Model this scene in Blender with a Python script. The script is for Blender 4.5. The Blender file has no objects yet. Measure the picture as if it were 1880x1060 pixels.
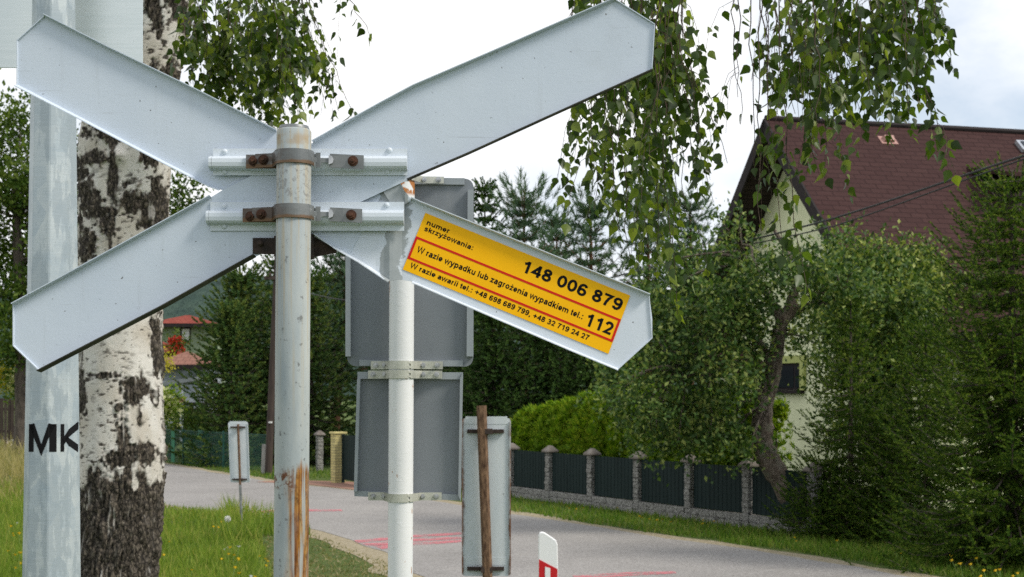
import bpy, bmesh, math, random
import numpy as np
from mathutils import Vector, Matrix
R = math.radians
rng = np.random.default_rng(7)
random.seed(7)
SC = bpy.context.scene
COL = SC.collection

# ------------------------------------------------------------------ camera
F = 2611.0; EYE = 2.0; HOR = 720.0
cam_d = bpy.data.cameras.new('camera'); cam = bpy.data.objects.new('camera', cam_d); COL.objects.link(cam)
cam.location = (0, 0, EYE); cam.rotation_euler = (R(90), 0, 0)
cam_d.lens = 50; cam_d.sensor_width = 36; cam_d.shift_y = (HOR - 530) / 1880
cam_d.clip_start = 0.05; cam_d.clip_end = 5000
cam_d.dof.use_dof = True; cam_d.dof.focus_distance = 2.7; cam_d.dof.aperture_fstop = 17
SC.camera = cam

# ------------------------------------------------------------------ sky and sun
SUN_EL, SUN_AZ = 44, 112
w = bpy.data.worlds.new('World'); SC.world = w; w.use_nodes = True
nt = w.node_tree; nt.nodes.clear()
def wn(t, **k):
    n = nt.nodes.new(t)
    for a, b in k.items(): setattr(n, a, b)
    return n
L = nt.links.new
wo = wn('ShaderNodeOutputWorld'); sky = wn('ShaderNodeTexSky', sky_type='NISHITA', sun_disc=False)
sky.sun_elevation = R(SUN_EL); sky.sun_rotation = R(SUN_AZ)
bg = wn('ShaderNodeBackground'); bg.inputs[1].default_value = 0.15
L(sky.outputs[0], bg.inputs[0])
tc = wn('ShaderNodeTexCoord')
mp = wn('ShaderNodeMapping'); mp.inputs['Scale'].default_value = (1, 1, 1.7); mp.inputs['Location'].default_value = (0.35, 0.1, 0.2)
L(tc.outputs['Generated'], mp.inputs[0])
no = wn('ShaderNodeTexNoise'); no.inputs['Scale'].default_value = 2.6; no.inputs['Detail'].default_value = 9; no.inputs['Roughness'].default_value = .58
L(mp.outputs[0], no.inputs['Vector'])
rp = wn('ShaderNodeValToRGB'); rp.color_ramp.elements[0].position = .36; rp.color_ramp.elements[0].color = (.42, .42, .42, 1); rp.color_ramp.elements[1].position = .50
sx = wn('ShaderNodeSeparateXYZ'); L(tc.outputs['Generated'], sx.inputs[0])
mr = wn('ShaderNodeMapRange'); mr.inputs[1].default_value = .12; mr.inputs[2].default_value = .25; mr.inputs[3].default_value = .14; mr.inputs[4].default_value = -.13; L(sx.outputs[0], mr.inputs[0])
ad = wn('ShaderNodeMath', operation='ADD'); L(no.outputs['Fac'], ad.inputs[0]); L(mr.outputs[0], ad.inputs[1])
mr2 = wn('ShaderNodeMapRange'); mr2.inputs[1].default_value = -.5; mr2.inputs[2].default_value = .1; mr2.inputs[3].default_value = -.17; mr2.inputs[4].default_value = 0; L(sx.outputs[1], mr2.inputs[0])
ad2 = wn('ShaderNodeMath', operation='ADD'); L(ad.outputs[0], ad2.inputs[0]); L(mr2.outputs[0], ad2.inputs[1]); L(ad2.outputs[0], rp.inputs[0])
no2 = wn('ShaderNodeTexNoise'); no2.inputs['Scale'].default_value = 7; no2.inputs['Detail'].default_value = 6
L(mp.outputs[0], no2.inputs['Vector'])
rp2 = wn('ShaderNodeValToRGB')
rp2.color_ramp.elements[0].position = .3; rp2.color_ramp.elements[0].color = (.72, .78, .86, 1)
rp2.color_ramp.elements[1].position = .62; rp2.color_ramp.elements[1].color = (1, 1, 1, 1)
L(no2.outputs['Fac'], rp2.inputs[0])
bg2 = wn('ShaderNodeBackground'); bg2.inputs[1].default_value = 1.2
L(rp2.outputs[0], bg2.inputs[0])
mx = wn('ShaderNodeMixShader'); L(rp.outputs[0], mx.inputs[0]); L(bg.outputs[0], mx.inputs[1]); L(bg2.outputs[0], mx.inputs[2])
L(mx.outputs[0], wo.inputs[0])

sd = bpy.data.lights.new('sun', 'SUN'); sun = bpy.data.objects.new('sun', sd); COL.objects.link(sun)
sd.energy = 2.9; sd.angle = R(14); sd.color = (1, .94, .84)
sv = Vector((math.cos(R(SUN_EL)) * math.sin(R(SUN_AZ)), math.cos(R(SUN_EL)) * math.cos(R(SUN_AZ)), math.sin(R(SUN_EL))))
sun.rotation_euler = sv.to_track_quat('Z', 'Y').to_euler(); sun.location = sv * 40
vs = SC.view_settings; vs.view_transform = 'Standard'; vs.look = 'None'; vs.exposure = 0.0; vs.gamma = 1
SC.cycles.max_bounces = 6; SC.cycles.transparent_max_bounces = 4; SC.cycles.use_denoising = False
SC.cycles.sample_clamp_indirect = 6

# ------------------------------------------------------------------ helpers
def P(u, v, Y): return Vector(((u - 940) / F * Y, Y, EYE + (HOR - v) / F * Y))
def G(u, v, z=0.0):
    Y = (EYE - z) * F / (v - HOR); return P(u, v, Y)
ORG = {}
def tag(o, label=None, cat=None, group=None, kind=None):
    if label: o['label'] = label
    if cat: o['category'] = cat
    if group: o['group'] = group
    if kind: o['kind'] = kind
    return o
def empty(name, loc, label, cat, group=None):
    o = bpy.data.objects.new(name, None); COL.objects.link(o); o.location = loc; o.empty_display_size = .1
    ORG[o.name] = Vector(loc); return tag(o, label, cat, group)
def link(name, me, m, parent=None, smooth=False, matrix=None):
    o = bpy.data.objects.new(name, me); COL.objects.link(o)
    if m:
        for q in (m if isinstance(m, (list, tuple)) else [m]): me.materials.append(q)
    if parent:
        o.parent = parent; ORG[o.name] = ORG[parent.name]
    else: ORG[o.name] = Vector((0, 0, 0))
    if matrix is not None: o.matrix_local = Matrix.Translation(-ORG[o.name]) @ matrix
    if smooth: me.polygons.foreach_set('use_smooth', [True] * len(me.polygons))
    me.update(); return o
def bevel(o, wdt, seg=2):
    b = o.modifiers.new('bevel', 'BEVEL'); b.width = wdt; b.segments = seg; b.limit_method = 'ANGLE'; return o

class MB:
    def __init__(s): s.v = []; s.f = []; s.mi = []; s.cur = 0
    def add(s, vs, fs):
        k = len(s.v); s.v += [Vector(q) for q in vs]; s.f += [[i + k for i in f] for f in fs]; s.mi += [s.cur] * len(fs); return s
    def box(s, c, d):
        x, y, z = c; a, b, e = d[0] / 2, d[1] / 2, d[2] / 2
        return s.hexa([(x - a, y - b, z - e), (x + a, y - b, z - e), (x + a, y - b, z + e), (x - a, y - b, z + e)], (0, d[1], 0))
    def hexa(s, p4, off): return s.prism(p4, off)
    def prism(s, pts, off):
        n = len(pts); off = Vector(off); p = [Vector(q) for q in pts]
        return s.add(p + [q + off for q in p], [list(range(n)), list(range(2 * n - 1, n - 1, -1))] + [[(i + 1) % n, i, n + i, n + (i + 1) % n] for i in range(n)])
    def tube(s, path, rad, n=8, cap=True):
        path = [Vector(p) for p in path]
        if not isinstance(rad, (list, tuple)): rad = [rad] * len(path)
        rings = []; up = None
        for i, p in enumerate(path):
            t = (path[min(i + 1, len(path) - 1)] - path[max(i - 1, 0)]).normalized()
            if up is None: up = Vector((1, 0, 0)) if abs(t.x) < .8 else Vector((0, 1, 0))
            a = (up - t * up.dot(t)).normalized(); up = a; b = t.cross(a)
            rings.append([p + (a * math.cos(2 * math.pi * k / n) + b * math.sin(2 * math.pi * k / n)) * rad[i] for k in range(n)])
        vs = [q for r in rings for q in r]; fs = []
        for i in range(len(rings) - 1):
            for k in range(n): fs.append([i * n + k, i * n + (k + 1) % n, (i + 1) * n + (k + 1) % n, (i + 1) * n + k])
        if cap: fs += [list(range(n - 1, -1, -1)), list(range((len(rings) - 1) * n, len(rings) * n))]
        return s.add(vs, fs)
    def lathe(s, c, prof, n=20, axis='z'):
        vs = []; fs = []
        for (r, h) in prof:
            for k in range(n):
                a = 2 * math.pi * k / n; q = (r * math.cos(a), r * math.sin(a), h)
                if axis == 'y': q = (q[0], -q[2], q[1])
                vs.append(Vector(c) + Vector(q))
        for i in range(len(prof) - 1):
            for k in range(n): fs.append([i * n + k, i * n + (k + 1) % n, (i + 1) * n + (k + 1) % n, (i + 1) * n + k])
        fs += [list(range(n - 1, -1, -1)), list(range((len(prof) - 1) * n, len(prof) * n))]
        return s.add(vs, fs)
    def build(s, name, m, parent=None, smooth=False, matrix=None):
        me = bpy.data.meshes.new(name); org = ORG[parent.name] if parent else Vector((0, 0, 0))
        if matrix is not None: org = Vector((0, 0, 0))
        me.from_pydata([tuple(q - org) for q in s.v], [], s.f)
        bm = bmesh.new(); bm.from_mesh(me); bmesh.ops.recalc_face_normals(bm, faces=bm.faces); bm.to_mesh(me); bm.free()
        o = link(name, me, m, parent, False, matrix)
        if any(s.mi): me.polygons.foreach_set('material_index', s.mi)
        if smooth:
            me.polygons.foreach_set('use_smooth', [True] * len(me.polygons))
            try: me.set_sharp_from_angle(angle=R(40))
            except Exception: pass
        return o

# numpy value noise
def _h(i, j, k, sd):
    n = (i * 374761393 + j * 668265263 + k * 2147483647 + sd * 974634777) & 0xffffffff
    n = ((n ^ (n >> 13)) * 1274126177) & 0xffffffff
    return ((n ^ (n >> 16)) & 0xffff) / 65535.0
def vn(x, y, z, sd=0):
    x, y, z = np.broadcast_arrays(np.asarray(x, float), np.asarray(y, float), np.asarray(z, float))
    i = np.floor(x).astype(np.int64); j = np.floor(y).astype(np.int64); k = np.floor(z).astype(np.int64)
    fx, fy, fz = x - i, y - j, z - k
    fx = fx * fx * (3 - 2 * fx); fy = fy * fy * (3 - 2 * fy); fz = fz * fz * (3 - 2 * fz)
    r = 0
    for a in (0, 1):
        for b in (0, 1):
            for c in (0, 1):
                r = r + _h(i + a, j + b, k + c, sd) * (fx if a else 1 - fx) * (fy if b else 1 - fy) * (fz if c else 1 - fz)
    return r
def fbm(x, y, z, oc=4, sd=0):
    r = 0; a = .5
    for o in range(oc):
        r = r + a * vn(np.asarray(x) * 2 ** o, np.asarray(y) * 2 ** o, np.asarray(z) * 2 ** o, sd + o); a *= .5
    return r / (1 - .5 ** oc)

# leaf clouds ------------------------------------------------------
def unit(a): return a / np.maximum(np.linalg.norm(a, axis=-1, keepdims=True), 1e-9)
def frames(d, roll=None):
    d = unit(np.asarray(d, float)); N = len(d)
    ref = np.where(np.abs(d[:, 2:3]) < .9, np.array([[0, 0, 1.]]), np.array([[1., 0, 0]]))
    x = unit(np.cross(d, ref)); z = np.cross(x, d)
    if roll is None: roll = rng.uniform(0, 2 * np.pi, N)
    c, s_ = np.cos(roll)[:, None], np.sin(roll)[:, None]
    x2 = x * c + z * s_; z2 = np.cross(x2, d)
    return np.stack([x2, d, z2], axis=2)
class Cloud:
    def __init__(s): s.v = []; s.l = []; s.n = []; s.off = 0
    def add(s, tmpl, pos, Rm, sc):
        tv, tf = tmpl; tv = np.asarray(tv, float); pos = np.asarray(pos, float); N = len(pos)
        if N == 0: return
        sc = np.asarray(sc, float)
        if sc.ndim == 0: sc = np.full(N, float(sc))
        if sc.ndim == 1: sc = np.repeat(sc[:, None], 3, 1)
        vv = np.einsum('nij,nkj->nki', Rm, tv[None] * sc[:, None, :]) + pos[:, None, :]
        s.v.append(vv.reshape(-1, 3))
        lens = np.array([len(f) for f in tf]); flat = np.concatenate([np.asarray(f) for f in tf])
        s.l.append((flat[None] + (np.arange(N) * len(tv))[:, None] + s.off).reshape(-1))
        s.n.append(np.tile(lens, N)); s.off += N * len(tv)
    def build(s, name, m, parent=None):
        V = np.concatenate(s.v); Lp = np.concatenate(s.l); n = np.concatenate(s.n)
        if parent: V = V - np.array(ORG[parent.name])[None]
        me = bpy.data.meshes.new(name)
        me.vertices.add(len(V)); me.vertices.foreach_set('co', V.astype(np.float32).ravel())
        me.loops.add(len(Lp)); me.loops.foreach_set('vertex_index', Lp.astype(np.int32))
        st = np.concatenate([[0], np.cumsum(n)[:-1]])
        me.polygons.add(len(n)); me.polygons.foreach_set('loop_start', st.astype(np.int32))
        me.update(calc_edges=True)
        return link(name, me, m, parent)
T_BIRCH = ([(0, 0, 0), (.27, .12, .05), (.38, .32, .08), (.19, .66, .04), (0, 1.05, -.06), (-.19, .66, .04), (-.38, .32, .08), (-.27, .12, .05), (0, .35, 0), (.018, -.4, .01), (-.018, -.4, .01)],
           [(0, 1, 2, 8), (8, 2, 3, 4), (0, 8, 6, 7), (8, 4, 5, 6), (0, 9, 10)])
T_LEAF = ([(0, 0, 0), (.27, .42, .08), (0, 1, -.03), (-.27, .42, .08)], [(0, 1, 2), (0, 2, 3)])
def needle_shoot(n, ln, wd, spread=.8, seed=1, axis_w=.03):
    r = random.Random(seed); m = max(4, n // 3); v = [(math.cos(i * 2.1) * axis_w, i / m, math.sin(i * 2.1) * axis_w) for i in range(m + 1)]; f = []
    for i in range(n):
        t = .05 + .95 * i / n; a = i * 2.4 + r.random(); d = Vector((math.cos(a) * spread, .75 + .5 * t, math.sin(a) * spread)).normalized()
        l = ln * r.uniform(.8, 1.15) * (1 - .25 * t); side = d.cross(Vector((0, 1, 0))).normalized() * wd * .5
        j = min(int(t * m), m - 1); b = Vector(v[j]) * .5 + Vector(v[j + 1]) * .5; k = len(v)
        v += [tuple(b + side + d * l * .12), tuple(b - side + d * l * .12), tuple(b + d * l)]; f += [(j, k, k + 1), (k, k + 2, k + 1)]
    return v, f
T_SPRUCE = needle_shoot(30, .19, .075, axis_w=.035)
T_FIR = needle_shoot(14, .36, .18, seed=3)
T_PINE = needle_shoot(22, .72, .085, spread=.75, seed=5)
def spray_t():
    v = []; f = []; r = random.Random(2)
    for i in range(7):
        a = R(-60 + 20 * i); l = 1 - .35 * abs(i - 3) / 3; d = Vector((math.sin(a), math.cos(a), r.uniform(-.15, .15))); s_ = Vector((math.cos(a), -math.sin(a), .2)) * .1
        k = len(v); b = Vector((0, .1, 0)); v += [tuple(b), tuple(b + d * l * .55 + s_), tuple(b + d * l), tuple(b + d * l * .55 - s_)]; f += [(k, k + 1, k + 2), (k, k + 2, k + 3)]
    return v, f
T_SPRAY = spray_t()
T_BLADE = ([(-.5, 0, 0), (.5, 0, 0), (.36, .45, .04), (-.36, .45, .04), (0, 1, .22)], [(0, 1, 2, 3), (3, 2, 4)])

# ------------------------------------------------------------------ bold grotesque lettering drawn as strokes
SW = .150
def _arc(cx, cy, rx, ry, a0, a1, n=14):
    return [(cx + rx * math.cos(R(a0 + (a1 - a0) * i / n)), cy + ry * math.sin(R(a0 + (a1 - a0) * i / n))) for i in range(n + 1)]
_X, _C, _hw = .519, .716, SW / 2
def _glyphs():
    g = {}; xm_ = _X - _hw; cm = _C - _hw; b = _hw
    def O(w, top, x0=.06): return _arc((w) / 2, top / 2, w / 2 - .045 - _hw, top / 2 - _hw + .008, 90, 450, 24)
    n_arch = lambda x0, x1: [(x1, 0), (x1, xm_ - (x1 - x0) * .42)] + _arc((x0 + x1) / 2, xm_ - (x1 - x0) * .42, (x1 - x0) / 2, (x1 - x0) * .42, 0, 180, 12)
    bowl = lambda x0, x1, a0, a1: _arc((x0 + x1) / 2, _X / 2, (x1 - x0) / 2, _X / 2 - _hw + .005, a0, a1, 22)
    g['n'] = (.611, [[(.135, 0), (.135, _X)], n_arch(.135, .475)])
    g['u'] = (.611, [[(.475, _X), (.475, 0)], [(.135, _X), (.135, .21)] + _arc(.305, .21, .17, .145, 180, 360, 12)])
    g['m'] = (.889, [[(.13, 0), (.13, _X)], n_arch(.13, .445), n_arch(.445, .76)])
    g['e'] = (.556, [[(.10, .25), (.455, .25)] + _arc(.278, _X / 2, .18, _X / 2 - _hw + .005, 2, 318, 24)])
    g['r'] = (.389, [[(.135, 0), (.135, _X)], [(.135, .30)] + _arc(.29, .30, .155, .155, 175, 80, 8)])
    g['s'] = (.556, [[(.45, .40), (.41, .44), (.34, .462), (.25, .462), (.17, .44), (.135, .39), (.15, .335), (.22, .30), (.33, .272), (.41, .235), (.44, .18), (.42, .11), (.36, .07), (.28, .057), (.18, .068), (.12, .11), (.10, .15)]])
    g['k'] = (.556, [[(.135, 0), (.135, _C)], [(.47, _X), (.16, .20)], [(.26, .29), (.49, 0)]])
    z = [[(.05, xm_), (.40, xm_), (.09, b), (.45, b)]]
    g['z'] = (.5, z); g['ż'] = (.5, z + [[(.25, .59), (.25, .71)]])
    g['y'] = (.556, [[(.07, _X), (.285, .03)], [(.49, _X), (.29, -.02), (.235, -.12), (.17, -.148), (.06, -.142)]])
    g['o'] = (.611, [O(.611, _X)]); g['w'] = (.778, [[(.065, _X), (.215, .03), (.389, .50), (.563, .03), (.713, _X)]])
    g['W'] = (.944, [[(.065, _C), (.245, .04), (.472, .70), (.70, .04), (.88, _C)]])
    g['a'] = (.556, [[(.455, 0), (.435, .09), (.435, .36)] + _arc(.28, .35, .155, .11, 0, 165, 10), [(.435, .30), (.28, .27), (.16, .235), (.105, .16), (.14, .08), (.22, .05), (.33, .07), (.43, .15)]])
    g['i'] = (.278, [[(.139, 0), (.139, _X)], [(.139, .60), (.139, _C)]]); g['l'] = (.278, [[(.139, 0), (.139, _C)]])
    g[':'] = (.333, [[(.17, 0), (.17, .137)], [(.17, .38), (.17, _X)]]); g['.'] = (.278, [[(.139, 0), (.139, .137)]]); g[','] = (.278, [[(.150, .137), (.150, 0), (.10, -.11)]])
    g['p'] = (.611, [[(.135, _X), (.135, -.2)], bowl(.135, .50, 0, 360)]); g['b'] = (.611, [[(.135, _C), (.135, 0)], bowl(.135, .50, 0, 360)])
    g['d'] = (.611, [[(.475, _C), (.475, 0)], bowl(.11, .475, 0, 360)]); g['g'] = (.611, [[(.475, _X), (.475, -.03)] + _arc(.30, -.03, .175, .115, 0, -160, 10), bowl(.11, .475, 0, 360)])
    g['t'] = (.333, [[(.165, .66), (.165, .12), (.20, .07), (.30, .06)], [(.03, xm_), (.30, xm_)]]); g['+'] = (.584, [[(.05, .34), (.53, .34)], [(.29, .10), (.29, .58)]]); g[' '] = (.278, [])
    g['0'] = (.556, [_arc(.278, _C / 2, .178, _C / 2 - _hw + .005, 90, 450, 28)]); g['1'] = (.556, [[(.34, 0), (.34, _C)], [(.34, .66), (.25, .575), (.12, .515)]])
    g['2'] = (.556, [[(.105, .50)] + _arc(.275, .50, .165, .15, 175, -20, 12) + [(.39, .36), (.13, b)] + [(.49, b)]])
    g['3'] = (.556, [_arc(.27, .52, .15, .133, 165, -90, 12) + _arc(.27, .215, .17, .155, 90, -165, 14)]); g['4'] = (.556, [[(.52, .215), (.09, .215), (.385, .66)], [(.385, 0), (.385, _C)]])
    g['6'] = (.556, [_arc(.278, .22, .172, .16, 0, 360, 20), [(.45, .53), (.42, .60), (.33, .648), (.24, .635), (.155, .56), (.115, .44), (.106, .22)]])
    g['7'] = (.556, [[(.06, cm), (.46, cm), (.33, .46), (.24, .22), (.215, 0)]]); g['8'] = (.556, [_arc(.278, .53, .145, .122, 0, 360, 18), _arc(.278, .205, .172, .148, 0, 360, 20)])
    g['9'] = (.556, [_arc(.278, .495, .172, .16, 0, 360, 20), [(.105, .185), (.135, .115), (.22, .068), (.32, .08), (.40, .155), (.44, .28), (.45, .495)]])
    g['M'] = (.833, [[(.135, 0), (.135, _C)], [(.70, 0), (.70, _C)], [(.155, _C), (.415, .04), (.68, _C)]]); g['K'] = (.722, [[(.14, 0), (.14, _C)], [(.64, _C), (.17, .245)], [(.29, .36), (.66, 0)]])
    return g
GLYPH = _glyphs()
def stroke_text(body, sw=SW):
    """quads in em units: list of 4 points, and the total extent"""
    quads = []; x = 0
    for ch in body:
        adv, st = GLYPH[ch]
        for pl in st:
            n = len(pl); closed = n > 8 and abs(pl[0][0] - pl[-1][0]) < 1e-6 and abs(pl[0][1] - pl[-1][1]) < 1e-6; off = []
            for i in range(n):
                a = pl[i - 1] if i > 0 else (pl[-2] if closed else None); c = pl[i + 1] if i < n - 1 else (pl[1] if closed else None); p = pl[i]
                d1 = Vector((p[0] - a[0], p[1] - a[1])).normalized() if a else None; d2 = Vector((c[0] - p[0], c[1] - p[1])).normalized() if c else None
                if d1 is None: d1 = d2
                if d2 is None: d2 = d1
                n1 = Vector((-d1.y, d1.x)); n2 = Vector((-d2.y, d2.x)); m = n1 + n2
                if m.length < .2: m = n1
                m.normalize(); k = min(1 / max(m.dot(n1), .2), 2.0); off.append(m * k * sw / 2)
            for i in range(n - 1):
                p, q = Vector(pl[i]), Vector(pl[i + 1]); ex = Vector((x, 0)); quads.append([p + off[i] + ex, p - off[i] + ex, q - off[i + 1] + ex, q + off[i + 1] + ex])
        x += adv
    xs = [p.x for q in quads for p in q]; return quads, min(xs), max(xs)

# shader builder -----------------------------------------------------
class S:
    def __init__(s, name, color=(.5, .5, .5), rough=.6, metal=0.0, spec=.5):
        s.m = bpy.data.materials.new(name); s.m.use_nodes = True; s.nt = s.m.node_tree
        s.b = s.nt.nodes['Principled BSDF']; s.out = s.nt.nodes['Material Output']
        s.set('Base Color', color); s.set('Roughness', rough); s.set('Metallic', metal); s.set('Specular IOR Level', spec)
        s._co = None
    def link(s, a, b): s.nt.links.new(a, b)
    def put(s, sock, val):
        if hasattr(val, 'is_output') or isinstance(val, bpy.types.NodeSocket): s.link(val, sock)
        else:
            if isinstance(val, tuple) and len(val) == 3 and sock.type == 'RGBA': val = (*val, 1)
            sock.default_value = val
    def set(s, k, val): s.put(s.b.inputs[k], val); return s
    def new(s, t, **k):
        n = s.nt.nodes.new(t)
        for a, b in k.items(): setattr(n, a, b)
        return n
    def co(s, which='Object'):
        if s._co is None: s._co = s.new('ShaderNodeTexCoord')
        return s._co.outputs[which]
    def xyz(s, vec=None):
        n = s.new('ShaderNodeSeparateXYZ'); s.link(vec or s.co(), n.inputs[0]); return n.outputs
    def sc(s, sx, sy, sz, vec=None):
        n = s.new('ShaderNodeMapping'); s.link(vec or s.co(), n.inputs[0]); n.inputs['Scale'].default_value = (sx, sy, sz); return n.outputs[0]
    def noise(s, scale, detail=4, rough=.55, vec=None, dist=0.0):
        n = s.new('ShaderNodeTexNoise'); s.link(vec or s.co(), n.inputs['Vector'])
        n.inputs['Scale'].default_value = scale; n.inputs['Detail'].default_value = detail; n.inputs['Roughness'].default_value = rough; n.inputs['Distortion'].default_value = dist
        return n.outputs['Fac']
    def vor(s, scale, vec=None, out='Distance', feature='F1'):
        n = s.new('ShaderNodeTexVoronoi', feature=feature); s.link(vec or s.co(), n.inputs['Vector']); n.inputs['Scale'].default_value = scale; return n.outputs[out]
    def ramp(s, fac, stops, interp='LINEAR'):
        n = s.new('ShaderNodeValToRGB'); s.link(fac, n.inputs[0]); n.color_ramp.interpolation = interp; e = n.color_ramp.elements
        while len(e) < len(stops): e.new(.5)
        for i, (p, c) in enumerate(stops):
            e[i].position = p
            if not isinstance(c, tuple): c = (c, c, c)
            e[i].color = (*c, 1)
        return n.outputs[0]
    def step(s, fac, a, b):
        n = s.new('ShaderNodeMapRange', interpolation_type='SMOOTHSTEP'); s.put(n.inputs[0], fac)
        n.inputs[1].default_value = a; n.inputs[2].default_value = b; return n.outputs[0]
    def math(s, op, a, b=0.0, clamp=False):
        n = s.new('ShaderNodeMath', operation=op, use_clamp=clamp); s.put(n.inputs[0], a); s.put(n.inputs[1], b); return n.outputs[0]
    def mix(s, f, a, b, mode='MIX'):
        n = s.new('ShaderNodeMix', data_type='RGBA', blend_type=mode); s.put(n.inputs[0], f); s.put(n.inputs[6], a); s.put(n.inputs[7], b); return n.outputs[2]
    def bump(s, h, strength=.4, dist=.01):
        n = s.new('ShaderNodeBump'); n.inputs['Strength'].default_value = strength; n.inputs['Distance'].default_value = dist
        s.link(h, n.inputs['Height']); s.link(n.outputs[0], s.b.inputs['Normal']); return s
    def rand(s): return s.new('ShaderNodeNewGeometry').outputs['Random Per Island']

def plain(name, c1, c2, scale=8, rough=.6, bump=.0, bscale=60, metal=0, spec=.4, stretch=(1, 1, 1), bdist=.004):
    s = S(name, c1, rough, metal, spec); v = s.sc(*stretch)
    s.set('Base Color', s.ramp(s.noise(scale, 5, .6, v), [(.3, c1), (.7, c2)]))
    if bump: s.bump(s.noise(bscale, 4, .6, v), bump, bdist)
    return s.m
def leafmat(name, cols, trans=.35, rough=.5, spec=.35, big=.6, tcol=1.6):
    s = S(name, cols[0], rough, 0, spec); n = len(cols)
    r = s.math('ADD', s.math('MULTIPLY', s.rand(), .62), s.math('MULTIPLY', s.noise(big, 3, .5), .48))
    c = s.ramp(r, [(.2 + .65 * i / max(n - 1, 1), cc) for i, cc in enumerate(cols)])
    s.set('Base Color', c)
    tr = s.new('ShaderNodeBsdfTranslucent'); g = s.mix(1.0, c, (tcol, tcol * 1.05, tcol * .5), 'MULTIPLY'); s.link(g, tr.inputs[0])
    m = s.new('ShaderNodeMixShader'); m.inputs[0].default_value = trans
    s.link(s.b.outputs[0], m.inputs[1]); s.link(tr.outputs[0], m.inputs[2]); s.link(m.outputs[0], s.out.inputs[0])
    return s.m
M = {}
def paint_back(name, c1, c2):
    s = S(name, c1, .42, 0, .4); v = s.sc(1, 1, 1)
    base = s.ramp(s.noise(5, 6, .6, v), [(.3, c1), (.7, c2)])
    br = s.noise(30, 3, .7, s.sc(1, 1, 9)); base = s.mix(s.math('MULTIPLY', br, .10), base, (.42, .47, .52))
    sp = s.step(s.noise(130, 2, .5), .735, .76); base = s.mix(s.math('MULTIPLY', sp, .75), base, (.10, .09, .08))
    gr = s.step(s.noise(3.2, 6, .7), .55, .8); base = s.mix(s.math('MULTIPLY', gr, .26), base, (.36, .37, .36))
    dr = s.step(s.noise(26, 5, .65, s.sc(2.2, 1, .16)), .56, .74); base = s.mix(s.math('MULTIPLY', dr, .13), base, (.33, .34, .33))
    rot = s.new('ShaderNodeMapping'); s.link(s.co(), rot.inputs[0]); rot.inputs['Rotation'].default_value = (0, R(24), 0); rot.inputs['Scale'].default_value = (5, 5, 190)
    scr = s.math('MULTIPLY', s.step(s.noise(1.4, 2, .5, rot.outputs[0]), .70, .73), s.step(s.noise(9, 3, .6), .5, .6)); base = s.mix(s.math('MULTIPLY', scr, .30), base, (.30, .31, .31))
    s.set('Base Color', base); s.set('Roughness', s.ramp(s.noise(8, 5, .65), [(.3, .34), (.7, .56)])); s.bump(s.math('ADD', s.noise(240, 3, .6), s.math('MULTIPLY', s.noise(7, 3, .5), 6.0)), .16, .0012); return s
sb = paint_back('board_paint', (.56, .63, .725), (.61, .675, .76)); M['board'] = sb.m
sb = paint_back('rail_paint', (.62, .68, .74), (.68, .73, .78)); M['rail'] = sb.m
M['edge_dark'] = None
# lower right arm: bare zinc where the paint has flaked off along the fold
sb = paint_back('worn_board_paint', (.62, .68, .76), (.68, .73, .79)); x, y, z = sb.xyz()
nn = sb.math('MULTIPLY', sb.math('SUBTRACT', sb.noise(28, 5, .62), .5), .075)
px = sb.math('ADD', sb.math('ADD', x, sb.math('MULTIPLY', z, -.06)), nn)
X0 = (708 - 940) / F * 2.66 - (540 - 940) / F * 2.6; X1 = (748 - 940) / F * 2.66 - (540 - 940) / F * 2.6
off = -.06 * (2.0 + (HOR - 440) / F * 2.66)
mk = sb.math('MULTIPLY', sb.step(px, X0 + off - .002, X0 + off + .002), sb.math('SUBTRACT', 1.0, sb.step(px, X1 + off - .002, X1 + off + .002)))
zt = sb.step(z, 2.0 + (HOR - 372) / F * 2.66, 2.0 + (HOR - 366) / F * 2.66)
xt = sb.math('MULTIPLY', zt, sb.step(x, (672 - 540) / F * 2.62, (680 - 540) / F * 2.62)); mk = sb.math('MAXIMUM', mk, sb.math('MULTIPLY', xt, sb.math('SUBTRACT', 1.0, sb.step(px, X1 + off - .002, X1 + off + .002))))
old = sb.b.inputs['Base Color'].links[0].from_socket
sb.set('Base Color', sb.mix(mk, old, sb.ramp(sb.noise(16, 5, .6), [(.3, (.27, .30, .31)), (.7, (.40, .43, .44))]))); M['board_worn'] = sb.m

# galvanised sign post with rust runs
s = S('post_zinc', (.5, .5, .5), .6, .0, .2); x, y, z = s.xyz()
base = s.ramp(s.noise(7, 5, .6, s.sc(3, 3, .6)), [(.3, (.29, .335, .355)), (.7, (.45, .475, .455))])
base = s.mix(s.step(s.noise(90, 4, .6, s.sc(1, 1, .8)), .60, .70), base, (.18, .19, .19))
st = s.noise(46, 4, .6, s.sc(3, 3, .05))
yl = s.math('MULTIPLY', s.step(st, .50, .64), s.step(z, 1.85, 2.2)); base = s.mix(s.math('MULTIPLY', yl, .4), base, (.42, .30, .12))
band = s.math('MULTIPLY', s.step(z, 2.445, 2.452), s.math('SUBTRACT', 1.0, s.step(z, 2.462, 2.474))); base = s.mix(s.math('MULTIPLY', s.math('MULTIPLY', band, s.step(s.noise(40, 4), .42, .62)), .55), base, (.30, .20, .09))
dk = s.math('MULTIPLY', s.step(s.noise(60, 5, .7, s.sc(1, 1, 1), 1.5), .52, .60), s.math('MULTIPLY', s.step(z, 2.33, 2.36), s.math('SUBTRACT', 1.0, s.step(z, 2.41, 2.425))))
base = s.mix(s.math('MULTIPLY', dk, .6), base, (.16, .15, .14))
zl = s.math('ADD', z, s.math('MULTIPLY', s.math('SUBTRACT', s.noise(35, 4, .6, s.sc(1, 1, .15)), .5), .09))
top = s.math('SUBTRACT', 1.0, s.step(zl, 1.845, 1.868))
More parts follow.
